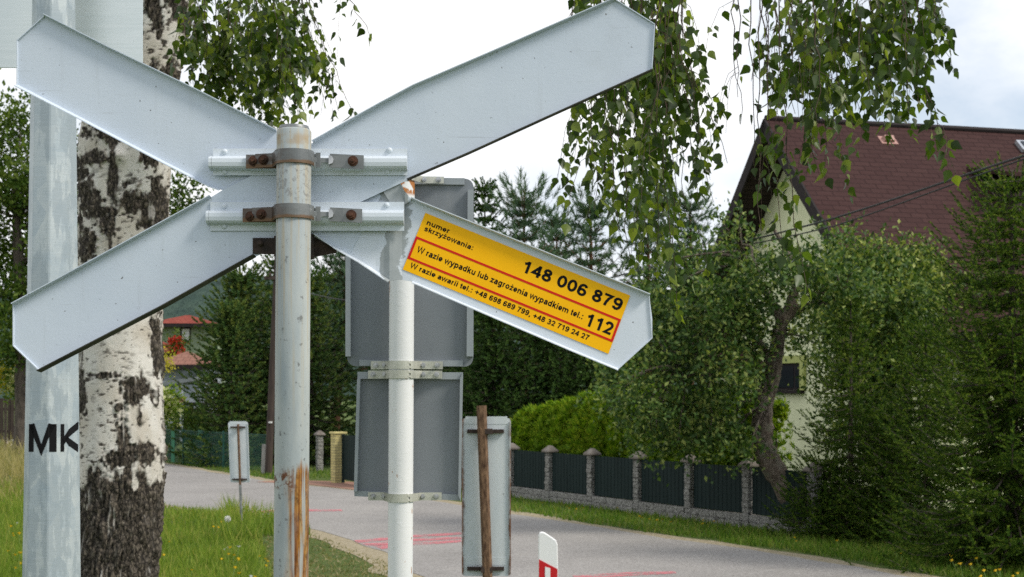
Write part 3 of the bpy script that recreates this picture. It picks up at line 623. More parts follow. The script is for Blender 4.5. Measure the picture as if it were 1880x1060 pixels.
# two bracket rails with hat profile
def rail(u0, u1, vt, vb, rt, rb, riv):
    yb = 2.6485; yf = 2.632
    zt, zb = P(0, vt, yb).z, P(0, vb, yb).z; z1, z2 = P(0, rt, yf).z, P(0, rb, yf).z; t = .0018
    prof = [(yb, zt), (yb, z1 + .004), (yf + .003, z1 + .0005), (yf, z1 - .003), (yf - .001, (z1 + z2) / 2), (yf, z2 + .003), (yf + .003, z2 - .0005), (yb, z2 - .004), (yb, zb), (yb + t, zb), (yb + t, zt)]
    x0, x1 = P(u0, 0, yb).x, P(u1, 0, yb).x
    mb = MB(); mb.prism([(x0, y, z) for y, z in prof], (x1 - x0, 0, 0))
    xe = P(u0 - 5, 0, yb).x; cap = [(y, z) for y, z in prof[1:8]]
    mb.prism([(xe, y, z) for y, z in cap], (x0 - xe + .001, 0, 0))
    o = mb.build('bracket_rail', M['rail'], cross)
    for (u, v) in riv:
        m2 = MB(); m2.lathe(P(u, v, yb), [(.0052, 0), (.0050, .0016), (.0036, .0032), (.0015, .004)], 14, 'y'); m2.build('rivet', M['rail'], o, smooth=True)
rail(391, 748, 273, 322, 288, 308, [(413, 279), (413, 316), (715, 276), (711, 316)])
rail(386, 742, 371, 424, 388, 408, [(412, 379), (412, 416), (710, 377), (704, 413)])
# pipe clamps
def bolt(c, r=.0078, ln=.016, m='rust', parent=None, stud=True, name='bolt', hd=.008):
    m2 = MB(); a0 = random.random()
    hexp = [(c.x + r * math.cos(a0 + k * math.pi / 3), c.y, c.z + r * math.sin(a0 + k * math.pi / 3)) for k in range(6)]
    m2.prism(hexp, (0, -hd, 0)); m2.lathe(c, [(r * 1.35, 0), (r * 1.35, .002)], 16, 'y')
    if stud: m2.lathe(c + Vector((0, -hd, 0)), [(r * .5, 0), (r * .5, ln - hd)], 10, 'y')
    return m2.build(name, M[m], parent)
def strap(mb, xs_ys, zc, h, t=.0026, zs=None):
    n = len(xs_ys); vs = []; fs = []
    for i, (x, y) in enumerate(xs_ys):
        a = Vector(xs_ys[max(i - 1, 0)]); b = Vector(xs_ys[min(i + 1, n - 1)]); d = (b - a).normalized(); nn = Vector((d.y, -d.x)) * t
        zz = zs[i] if zs else zc
        vs += [(x, y, zz - h / 2), (x, y, zz + h / 2), (x + nn.x, y + nn.y, zz + h / 2), (x + nn.x, y + nn.y, zz - h / 2)]
    for i in range(n - 1):
        a, b = 4 * i, 4 * i + 4
        for k in range(4): fs.append([a + k, a + (k + 1) % 4, b + (k + 1) % 4, b + k])
    fs += [[0, 3, 2, 1], [4 * n - 4, 4 * n - 3, 4 * n - 2, 4 * n - 1]]
    mb.add(vs, fs)
def post_x(z): t = (z - pbot.z) / d_post.z; return pbot.x + d_post.x * t
d_post = ptop - pbot
def clamp(v, u0, u1, bolts):
    yf = 2.630; zc = P(0, v, yf).z; cx = post_x(zc); r = rp_ + .0008; h = .0255
    mb = MB()
    xL = P(u0 + 18, 0, yf).x; xL0 = P(u0, 0, yf).x
    arc = [(cx + r * math.cos(a), YP + r * math.sin(a)) for a in np.linspace(math.pi * 1.02, 1.98 * math.pi, 22)]
    strap(mb, [(xL, yf - .003), (cx - r - .010, yf - .006)] + arc + [(cx + r + .001, YP + .012)], zc, h, zs=[zc - .001, zc] + [zc] * 23)
    o = mb.build('clamp_strap', M['strap_rust'], cross)
    mb = MB(); mb.prism([(xL0, yf, zc - .0145), (P(516, 0, yf).x, yf, zc - .0145), (P(516, 0, yf).x, yf, zc + .011), (xL0, yf, zc + .011)], (0, -.0028, 0)); mb.build('clamp_plate', M['strap_rust'], o)
    mb = MB(); x1 = P(u1, 0, yf).x; xa = P(606, 0, yf).x; sl = .003
    mb.prism([(xa, yf, zc - h / 2), (x1, yf, zc - h / 2 - sl), (x1, yf, zc + h / 2 - sl), (xa, yf, zc + h / 2)], (0, -.0028, 0))
    # hooked tongue joining the strap to the right-hand plate
    q = lambda u: P(u, 0, yf - .004).x
    mb.prism([(cx + r, yf - .012, zc - .004), (q(608), yf - .003, zc - .004), (q(608), yf - .003, zc + .004), (cx + r, yf - .012, zc + .004)], (0, .0024, 0))
    mb.prism([(q(580), yf - .010, zc - .0135), (q(589), yf - .010, zc - .0135), (q(589), yf - .010, zc + .0135), (q(580), yf - .010, zc + .0135)], (0, .0026, 0))
    mb.prism([(q(574), yf - .0085, zc + .005), (q(580.5), yf - .0085, zc + .005), (q(580.5), yf - .0085, zc + .011), (q(574), yf - .0085, zc + .011)], (0, .0024, 0))
    o2 = mb.build('clamp_plate', M['strap'], cross)
    mb = MB(); c = P(605, v - 1, yf - .003)
    mb.prism([(c.x - .001, c.y, c.z - .0085), (c.x + .006, c.y, c.z - .006), (c.x + .008, c.y, c.z), (c.x + .005, c.y, c.z + .007), (c.x - .001, c.y, c.z + .0085)], (0, -.005, 0)); mb.build('wedge', M['bolt'], o2)
    for i, (u, vv) in enumerate(bolts):
        bolt(P(u, vv, yf - (.0028 if i != 1 else .006)), .0072, .017, 'rust', o if i < 2 else o2)
clamp(295.5, 452, 668, [(466, 296), (484, 294), (648, 296)])
clamp(394, 446, 665, [(460, 398), (480, 394), (645, 395)])
# sticker
def sticker():
    yy = lambda u: ya(u) - .0008
    tl, tr, br, bl = (781, 391), (1157, 543), (1117, 650), (739.5, 495)
    A, B, C_, D = [P(*q, yy(q[0])) for q in (tl, tr, br, bl)]
    mb = MB(); mb.prism([A, B, C_, D], (0, -.0005, 0)); st = mb.build('sticker', M['yellow'], bo)
    W, H = 405.5, 112.0
    def pt(s, t, lift=.0006):
        a, b = s / W, t / H; q = A.lerp(B, a).lerp(D.lerp(C_, a), b); return q + Vector((0, -lift - .0005, 0))
    mb = MB()
    def bar(s0, t0, s1, t1): mb.prism([pt(s0, t0, .0001), pt(s1, t0, .0001), pt(s1, t1, .0001), pt(s0, t1, .0001)], (0, -.0003, 0))
    bar(0, 46, W - .5, 50); bar(0, 86, W - .5, 90); bar(0, 50, 4.2, 86); bar(W - 4.7, 50, W - .5, 86)
    mb.build('border', M['red'], st)
    def text(body, s0, s1, base, cap, sw=SW):
        quads, x0, x1 = stroke_text(body, sw); mb = MB()
        for qd in quads: mb.add([pt(s0 + (c.x - x0) / (x1 - x0) * (s1 - s0), base - c.y / .716 * cap, .0002) for c in qd], [[0, 1, 2, 3]])
        return mb.build('lettering', M['black'], st)
    text('numer', 9.5, 53, 19.3, 9.4); text('skrzyżowania:', 9.3, 105, 31.3, 9.4)
    text('148 006 879', 203, 398, 33.6, 22)
    text('W razie wypadku lub zagrożenia wypadkiem tel.:', 11, 338, 72.5, 11.2)
    text('112', 346, 397, 80, 23)
    text('W razie awarii tel.: +48 698 689 799, +48 32 719 24 27', 10, 363, 103.6, 9.6)
sticker()

# ================================================================== white post with two grey sign backs
YW = 3.4
wp = empty('sign_post', (P(734, 900, YW).x, YW, 0), 'white painted post carrying two dark grey sign backs', 'sign post')
wt = P(738.5, 331, YW); wb = Vector((P(733.5, 1060, YW).x - .006, YW, 0)); dw = wt - wb
mb = MB(); mb.tube([wb, wb + dw * .4, wb + dw * .8, wt], .0298, 32); mb.build('post', M['white_post'], wp, smooth=True)
def wx(z): return wb.x + dw.x * (z - wb.z) / dw.z
def rounded(uv, rad, n=6):
    out = []; k = len(uv)
    for i in range(k):
        p = Vector(uv[i]); a = Vector(uv[i - 1]); b = Vector(uv[(i + 1) % k]); r = rad[i] if isinstance(rad, list) else rad
        if r <= 0: out.append((p.x, p.y)); continue
        pa = p + (a - p).normalized() * r; pb = p + (b - p).normalized() * r
        for j in range(n + 1):
            t = j / n; q = pa.lerp(p, t).lerp(p.lerp(pb, t), t); out.append((q.x, q.y))
    return out
YS = 3.445
mb = MB(); mb.prism(pp(rounded([(639, 327), (870, 328), (869, 674), (637, 673)], 20), YS), (0, .004, 0)); up = mb.build('sign_panel', M['grey_back'], wp); up['label'] = 'upper grey panel with rounded corners'
def flange(parent, uv, dep=.022):
    mb = MB(); mb.prism(pp(uv, YS - .001), (0, -dep, 0)); o = mb.build('flange', M['grey_edge'], parent); return o
flange(up, [(636, 470), (645, 470), (645, 655), (636, 655)], .02); flange(up, [(859, 350), (869, 350), (869, 655), (857, 655)], .016)
flange(up, [(760, 327), (853, 328), (853, 340), (760, 339)], .006); flange(up, [(660, 661), (850, 662), (850, 673), (660, 672)], .006)
mb = MB(); mb.prism(pp([(657, 683), (850, 684), (846, 919), (651, 911)], YS), (0, .004, 0)); lo = mb.build('sign_panel', M['grey_back'], wp); lo['label'] = 'lower grey panel with square corners'
flange(lo, [(657, 683), (849, 684), (849, 697), (657, 696)], .008); flange(lo, [(651, 901), (846, 908), (846, 919), (651, 911)], .007)
flange(lo, [(657, 696), (663, 696), (657, 902), (651, 902)], .018); flange(lo, [(845, 696), (850, 684), (846, 919), (842, 908)], .02)
def clip(v, h_px, u0, u1, hid=False):
    yf = YS - .012; zc = P(0, v, yf).z; h = h_px / F * yf; cx = wx(zc); r = .0304
    mb = MB(); x0 = P(u0, 0, yf).x; x1 = P(u1, 0, yf).x
    arc = [(cx + r * math.cos(a), YW + r * math.sin(a)) for a in np.linspace(1.04 * math.pi, 1.72 * math.pi, 14)]
    strap(mb, [(x0, yf), (cx - r - .012, yf - .001)] + arc, zc, h, .0022); o = mb.build('clamp', M['clip'], wp)
    mb = MB(); xr = cx + r * .93; r2 = r + .0006
    arc2 = [(cx + r2 * math.cos(a), YW + r2 * math.sin(a)) for a in np.linspace(1.76 * math.pi, 1.92 * math.pi, 6)]
    strap(mb, arc2 + [(xr + .018, yf - .004), (x1 - .006, yf), (x1, yf)], zc, h * .96, .0022)
    tx, ty = arc2[0]; q0 = Vector((tx, ty)); q1 = Vector((cx + (r + .001) * math.cos(1.70 * math.pi), YW + (r + .001) * math.sin(1.70 * math.pi)))
    for k in (-.26, .26): mb.prism([(q1.x, q1.y - .002, zc + k * h - .0022), (q0.x + .002, q0.y - .002, zc + k * h - .0022), (q0.x + .002, q0.y - .002, zc + k * h + .0022), (q1.x, q1.y - .002, zc + k * h + .0022)], (0, .004, 0))
    mb.build('clamp_plate', M['clip'], o)
    for x in (x0 + .012, cx - r - .012, xr + .022, x1 - .013): bolt(Vector((x, yf - .004, zc)), .0048, .016, 'bolt', o)
clip(331, 13, 690, 815); clip(671, 15, 681, 813); clip(688, 15, 676, 812); clip(911.5, 15, 676, 811)

# ================================================================== lamp mast with aluminium panel
YM = 4.5
xm = lambda u: (u - 940) / F * YM
mast = empty('lamp_mast', (xm(94), YM, 0), 'thick octagonal galvanised mast lettered MK with an aluminium panel', 'mast')
def mast_ring(v):
    t = (v - 0) / 1060; l = 61 + (43.5 - 61) * t; r_ = 136.5 + (146 - 136.5) * t
    Rr = (r_ - l) / 2 / .985 / F * YM; c = xm((l + r_) / 2); z = EYE + (HOR - v) / F * YM
    return [Vector((c + Rr * math.cos(R(-10 + 45 * k)), YM - Rr * math.sin(R(-10 + 45 * k)), z)) for k in range(8)]
mb = MB(); vs = []
VV = [1868, 1060, 530, 0, -600, -1100]
for v in VV: vs += mast_ring(v if v < 1500 else 1860.5)
fs = [[i * 8 + k, i * 8 + (k + 1) % 8, (i + 1) * 8 + (k + 1) % 8, (i + 1) * 8 + k] for i in range(len(VV) - 1) for k in range(8)] + [list(range(8)), list(range(40, 48))]
mb.add(vs, fs); mo = mb.build('mast', M['mast'], mast); bevel(mo, .003, 1)
mb = MB(); mb.prism(pp([(-115, 125), (262, 125), (262, -170), (-115, -170)], 4.66), (0, .004, 0)); pa = mb.build('sign_panel', M['alu'], mast); bevel(pa, .0015)
mb = MB()
for v in (-120,): mb.prism(pp([(-60, v), (255, v), (255, v - 14), (-60, v - 14)], 4.655), (0, -.03, 0))
mb.build('panel_rail', M['alu'], mast)
def mk_text():
    org = ORG[mast.name]
    def surf(x, z):
        v = HOR - (z - EYE) * F / YM; rg = mast_ring(v)
        for k in range(8):
            a, b = rg[k], rg[(k + 1) % 8]
            if a.y <= YM + .06 and b.y <= YM + .06 and min(a.x, b.x) - 1e-4 <= x <= max(a.x, b.x) + 1e-4 and (a.y + b.y) / 2 < YM + .01:
                return a.y + (b.y - a.y) * (x - a.x) / (b.x - a.x) if abs(b.x - a.x) > 1e-6 else min(a.y, b.y)
        return None
    for ch, u0, u1 in (('M', 65, 117), ('K', 123, 147)):
        quads, a, b = stroke_text(ch, .15); bm = bmesh.new(); ym = .716
        for qd in quads:
            # chop every stroke so that it can follow the facets
            L0, L1, R1, R0 = qd[1], qd[2], qd[3], qd[0]
            for i in range(16):
                for j in range(3):
                    f_ = lambda s_, t_: (L0.lerp(L1, s_)).lerp(R0.lerp(R1, s_), t_)
                    bm.faces.new([bm.verts.new((*f_(i / 16, j / 3), 0)), bm.verts.new((*f_((i + 1) / 16, j / 3), 0)), bm.verts.new((*f_((i + 1) / 16, (j + 1) / 3), 0)), bm.verts.new((*f_(i / 16, (j + 1) / 3), 0))])
        for q in bm.verts: q.co = Vector((xm(u0 + (q.co.x - a) / (b - a) * (u1 - u0)), 0, EYE + (HOR - 828 + q.co.y / ym * 50) / F * YM))
        rg = mast_ring(803); lim = max(q.x for q in rg) - .0015
        cuts = sorted({round(q.x, 5) for q in rg if q.y < YM}) + list(np.linspace(xm(66), lim, 40))
        for c in cuts: bmesh.ops.bisect_plane(bm, geom=bm.verts[:] + bm.edges[:] + bm.faces[:], plane_co=(c, 0, 0), plane_no=(1, 0, 0))
        bmesh.ops.delete(bm, geom=[f for f in bm.faces if f.calc_center_median().x > lim], context='FACES')
        for q in bm.verts:
            y = surf(min(q.co.x, lim), q.co.z)
            q.co.y = (y if y is not None else YM - .03) - .0012
            q.co -= org
        me = bpy.data.meshes.new('lettering'); bm.to_mesh(me); bm.free(); link('lettering', me, M['black'], mast)
mk_text()

# ================================================================== striped crossing markers seen from behind
def marker(name, Y, cu, vt, vb, wpx, tilt, rod, label, rodtop, rod_bot_v, mat_rod):
    s = Y / F; c = P(cu, (vt + vb) / 2, Y); base = Vector((c.x + tilt * c.z, Y, 0))
    ro = empty(name, base, label, 'crossing marker', None)
    hw = wpx / 2 * s; hh = (vb - vt) / 2 * s
    def q(x, z): return Vector((c.x + x - tilt * (z), Y, c.z + z))
    pts = []
    cr = .02
    for (sx, sz) in ((-1, -1), (1, -1), (1, 1), (-1, 1)):
        cx, cz = sx * (hw - cr), sz * (hh - cr); a0 = {(-1, -1): 180, (1, -1): 270, (1, 1): 0, (-1, 1): 90}[(sx, sz)]
        for k in range(5): a = R(a0 + 22.5 * k); pts.append(q(cx + cr * math.cos(a), cz + cr * math.sin(a)))
    mb = MB(); mb.prism(pts, (0, .003, 0))
    for sx in (-1, 1): mb.prism([q(sx * hw, -hh + cr), q(sx * (hw), hh - cr), q(sx * (hw - .008), hh - cr), q(sx * (hw - .008), -hh + cr)], (0, -.012, 0))
    MM = M['marker'] if Y < 12 else M['marker_far']; pnl = mb.build('panel', MM, ro)
    for z in (hh - .035, -hh + .065):
        mb = MB(); mb.prism([q(-hw * .85, z), q(hw * .85, z), q(hw * .85, z + .045), q(-hw * .85, z + .045)], (0, -.0015, 0)); pl = mb.build('backing_plate', MM, ro)
    for z in (hh * .93 - .055, -hh * .97 + .02):
        mb = MB(); mb.prism([q(-hw * .78, z), q(hw * .72, z), q(hw * .72, z + .022), q(-hw * .78, z + .022)], (0, -.02, 0)); mb.prism([q(-hw * .1 + rod, z - .004), q(hw * .36 + rod, z - .004), q(hw * .36 + rod, z + .026), q(-hw * .1 + rod, z + .026)], (0, -.075, 0)); mb.build('clamp_bar', M['rust_black'], ro)
    return ro, c, q, hw, hh
ro, c, q, hw, hh = marker('crossing_marker', 8.3, 893, 768, 1058, 90, .0, -.015, 'large white crossing marker board seen from behind with rusty pole', None, None, None)
mb = MB(); t_ = P(884, 745, 8.25); b_ = P(895, 1060, 8.25); b2 = t_ + (b_ - t_) * (t_.z / (t_.z - b_.z))
mb.tube([b2, b_, t_], .029, 6); mb.build('pole', M['rust_brown'], ro)
ro, c, q, hw, hh = marker('crossing_marker', 20.5, 439, 775, 886, 36, .035, 0, 'small distant white crossing marker board leaning beside the road', None, None, None)
mb = MB(); t_ = P(437, 779, 20.44); b_ = P(441, 890, 20.44); b2 = P(444, 975, 20.44); mb.tube([b_, t_], .018, 8); mb.build('pole', M['rust_brown'], ro); mb = MB(); mb.tube([Vector((b2.x, b2.y, 0)), b_], .019, 8); mb.build('pole_foot', M['strap'], ro)

# ================================================================== delineator post
YD = 11.5
def delineator():
    ro = empty('delineator_post', (P(1006, 1000, YD).x, YD, 0), 'white plastic delineator post with slanted top and red band by the road', 'delineator post')
    x0, x1 = P(988, 0, YD).x, P(1023.5, 0, YD).x; zl, zr = P(0, 979, YD).z, P(0, 991, YD).z
    out = [(x0 - .004, 0), (x1 + .012, 0), (x1 + .001, zr - .04)]
    out += [(x1 - .012, zr - .006), (x1 - .05, zr + .020), (x0 + .05, zl + .004), (x0 + .03, zl + .008), (x0 + .012, zl + .002), (x0 + .003, zl - .02)]
    mb = MB(); mb.prism([(x, YD, z) for x, z in out], (0, .055, 0)); o = mb.build('body', M['delin_white'], ro); bevel(o, .008, 3)
    zbl, zbr = P(0, 1027, YD).z, P(0, 1045, YD).z
    mb = MB(); mb.prism([(x0 + .006, YD - .0005, zbl - .25), (x1 + .001, YD - .0005, zbr - .25), (x1 + .001, YD - .0005, zbr), (x0 + .006, YD - .0005, zbl)], (0, -.003, 0)); mb.build('red_band', M['delin_red'], ro)
    mb = MB(); mb.prism([(x0 + .056, YD - .0036, zbl - .22), (x0 + .098, YD - .0036, zbl - .22), (x0 + .098, YD - .0036, zbl - .072), (x0 + .056, YD - .0036, zbl - .06)], (0, -.004, 0)); mb.build('reflector', M['delin_white'], ro)
delineator()
# ================================================================== birch
BX = lambda u: (u - 940) / F * 7.0
birch = empty('birch_tree', (BX(205), 7, 0), 'white barked birch with black scars and hanging leafy twigs', 'tree')
def birch_trunk():
    kv = [1500, 1060, 950, 850, 600, 400, 250, 140, 0, -200, -450, -900, -1500]; kc = [203, 207, 216, 220, 218, 227, 231, 249, 286, 340, 380, 420, 440]; kw = [195, 152, 150, 156, 151, 160, 162, 152, 148, 135, 118, 85, 40]
    zs = np.concatenate([np.arange(0, .9, .03), np.arange(.9, 4.1, .0042), np.arange(4.1, 7.9, .06)]); vv = HOR - (zs - EYE) * F / 7.0
    o = np.argsort(kv); c = np.interp(vv, np.array(kv)[o], np.array(kc)[o]); wd = np.interp(vv, np.array(kv)[o], np.array(kw)[o])
    sm = np.ones(41) / 41; pad = lambda a: np.convolve(np.pad(a, 20, mode='edge'), sm, 'valid'); c = pad(c); wd = pad(wd)
    n = 230; th = np.arange(n) / n * 2 * np.pi; Z, T = np.meshgrid(zs, th, indexing='ij')
    ct, st = np.cos(T), np.sin(T); V = np.broadcast_to(vv[:, None], Z.shape)
    rad = (wd / 2 / F * 7.0)[:, None] * np.ones_like(T); cx = (c - 940) / F * 7.0
    # photo coordinates of the front half used to place the scars
    U = c[:, None] + wd[:, None] / 2 * ct
    nz = lambda sx, sz, oc=4, sd=0: fbm(ct * sx + 9, st * sx + 9, Z * sz + 5, oc, sd)
    blobs = [(228, 258, 62, 26, .1), (165, 320, 16, 40, 0), (190, 380, 36, 60, .5), (280, 392, 52, 44, 0), (176, 455, 36, 34, 0), (300, 400, 16, 90, 0), (160, 722, 13, 62, 0), (265, 715, 26, 34, 0), (236, 747, 13, 9, 0), (250, 835, 52, 26, -.4), (190, 300, 40, 18, .6), (330, 138, 34, 22, 0), (268, 90, 16, 48, 0), (300, 40, 12, 60, .2), (230, 400, 14, 12, 0), (245, 800, 14, 50, .1), (292, 640, 9, 60, 0), (215, 690, 30, 6, 0), (160, 420, 12, 30, 0), (205, 250, 24, 14, 0), (340, 20, 18, 60, .2), (285, 300, 16, 22, 0)]
    dk = np.full_like(Z, -1.0)
    wob = (nz(3.5, 12, 5, 3) - .5) + (nz(11, 46, 3, 13) - .5) * .9
    for (bu, bv, ru, rv, sh) in blobs:
        du = (U - bu - sh * (V - bv)) / ru; dv = (V - bv) / rv
        e = 1 - np.sqrt(du * du + dv * dv) + wob * 1.5; e = np.where(st < .15, e, -1); dk = np.maximum(dk, e)
    # general scars elsewhere
    dk = np.maximum(dk, (nz(2.2, 3.2, 4, 11) - .64) * 5 + wob * .6)
    basel = (V - 872 - 45 * np.sin(T * 2 + 1) * .4) / 40 + (nz(4, 6, 5, 21) - .5) * 4.6
    isl = (nz(5, 9, 4, 31) - .62) * 9       # white islands on the rough base
    base = np.clip(basel, -1, 1) - np.clip(isl, 0, 2) * np.clip((1010 - V) / 120, 0, 1)
    D = np.clip(np.maximum(dk * 3.5, base * 2.2), 0, 1)
    lent = np.clip((fbm(ct * 5.5 + 3, st * 5.5 + 3, Z * 75, 3, 41) - .60) * 14, 0, 1) * np.clip((nz(1.5, 2.2, 2, 51) - .30) * 4, 0, 1)
    lent = np.maximum(lent, np.clip((fbm(ct * 13 + 3, st * 13 + 3, Z * 150, 2, 43) - .70) * 10, 0, 1) * .8)
    fis = fbm(ct * 9 + 4, st * 9 + 4, Z * 9, 5, 61); fis2 = fbm(ct * 26 + 4, st * 26 + 4, Z * 30, 4, 71)
    ridge = 1 - np.abs(fis - .5) * 4.5
    disp = (nz(1.2, 1.6, 3, 81) - .5) * .03 + D * ((.55 - np.clip(ridge, 0, 1)) * .024 + (fis2 - .5) * .022) - lent * .001 + (fbm(ct * 7, st * 7, Z * 22, 3, 91) - .5) * .004
    knots = [(240, 300, 12)]
    for (bu, bv, r_) in knots: disp += .03 * np.exp(-(((U - bu) / r_) ** 2 + ((V - bv) / (r_ * 1.1)) ** 2)) * (st < 0)
    rr = rad + disp
    X = cx[:, None] + rr * ct; Y = 7.0 + rr * st
    w_ = np.array([.86, .83, .77]); w2 = np.array([.60, .53, .43]); dark = np.array([.038, .032, .025]); mid = np.array([.22, .19, .15]); tan = np.array([.30, .20, .12])
    t = np.clip((nz(2.5, 7, 5, 101) - .35) * 2.4, 0, 1)[..., None]; col = w_ * (1 - t * .75) + w2 * t * .75
    gl = np.clip((fbm(ct * 16, st * 16, Z * 34, 3, 111) - .3) * 1.5, .82, 1.06)[..., None]; col = col * gl
    f = np.clip((fis2 - .36) * 2.6, 0, 1)[..., None] * np.clip(1.2 - ridge, 0.1, 1)[..., None]; dc = dark * (1 - f) + mid * f
    tt = np.clip((nz(4, 3, 4, 121) - .63) * 8, 0, 1)[..., None] * f; dc = dc * (1 - tt) + tan * tt
    gw = np.clip((fbm(ct * 14, st * 14, Z * 8, 4, 131) - .66) * 9, 0, 1)[..., None]; dc = dc * (1 - gw) + np.array([.36, .34, .31]) * gw
    D3 = D[..., None]; col = col * (1 - D3) + dc * D3
    l3 = (lent * (1 - D))[..., None]; col = col * (1 - l3 * .9) + dark * 1.5 * l3 * .9
    org = np.array(ORG[birch.name]); Vt = np.stack([X, Y, Z], -1).reshape(-1, 3) - org
    m_, k_ = Z.shape; i = np.arange(m_ - 1)[:, None] * k_; j = np.arange(k_)[None]; j2 = (j + 1) % k_
    q = np.stack([i + j, i + j2, i + k_ + j2, i + k_ + j], -1).reshape(-1, 4)
    me = bpy.data.meshes.new('trunk'); me.vertices.add(len(Vt)); me.vertices.foreach_set('co', Vt.astype(np.float32).ravel())
    me.loops.add(q.size); me.loops.foreach_set('vertex_index', q.astype(np.int32).ravel()); me.polygons.add(len(q)); me.polygons.foreach_set('loop_start', (np.arange(len(q)) * 4).astype(np.int32)); me.update(calc_edges=True)
    at = me.color_attributes.new('bark', 'FLOAT_COLOR', 'POINT'); at.data.foreach_set('color', np.concatenate([col.reshape(-1, 3), np.ones((len(Vt), 1))], 1).astype(np.float32).ravel())
    s = S('birch_bark', (.5, .5, .5), .8, 0, .25); a = s.new('ShaderNodeAttribute', attribute_name='bark')
    b = s.mix(s.math('MULTIPLY', s.noise(160, 3, .7, s.sc(1, 1, 1.6)), .35), a.outputs['Color'], s.mix(1.0, a.outputs['Color'], (.55, .53, .5), 'MULTIPLY')); lum = s.new('ShaderNodeRGBToBW'); s.link(a.outputs['Color'], lum.inputs[0]); dkm = s.math('SUBTRACT', 1.0, s.step(lum.outputs[0], .12, .34))
    cr = s.vor(48, s.sc(1, 1, .55), feature='DISTANCE_TO_EDGE'); fine = s.ramp(s.noise(75, 4, .7, s.sc(1, 1, .7)), [(.34, (.012, .010, .008)), (.5, (.075, .062, .048)), (.64, (.20, .17, .13)), (.74, (.40, .37, .32))])
    fine = s.mix(s.math('SUBTRACT', 1.0, s.step(cr, .02, .14)), fine, (.010, .008, .007)); b = s.mix(s.math('MULTIPLY', dkm, .78), b, fine)
    s.set('Base Color', b); s.bump(s.math('ADD', s.noise(130, 4, .65, s.sc(1, 1, 2)), s.math('MULTIPLY', s.math('MULTIPLY', cr, dkm), 4.0)), .45, .005)
    link('trunk', me, s.m, birch, smooth=True)
birch_trunk()

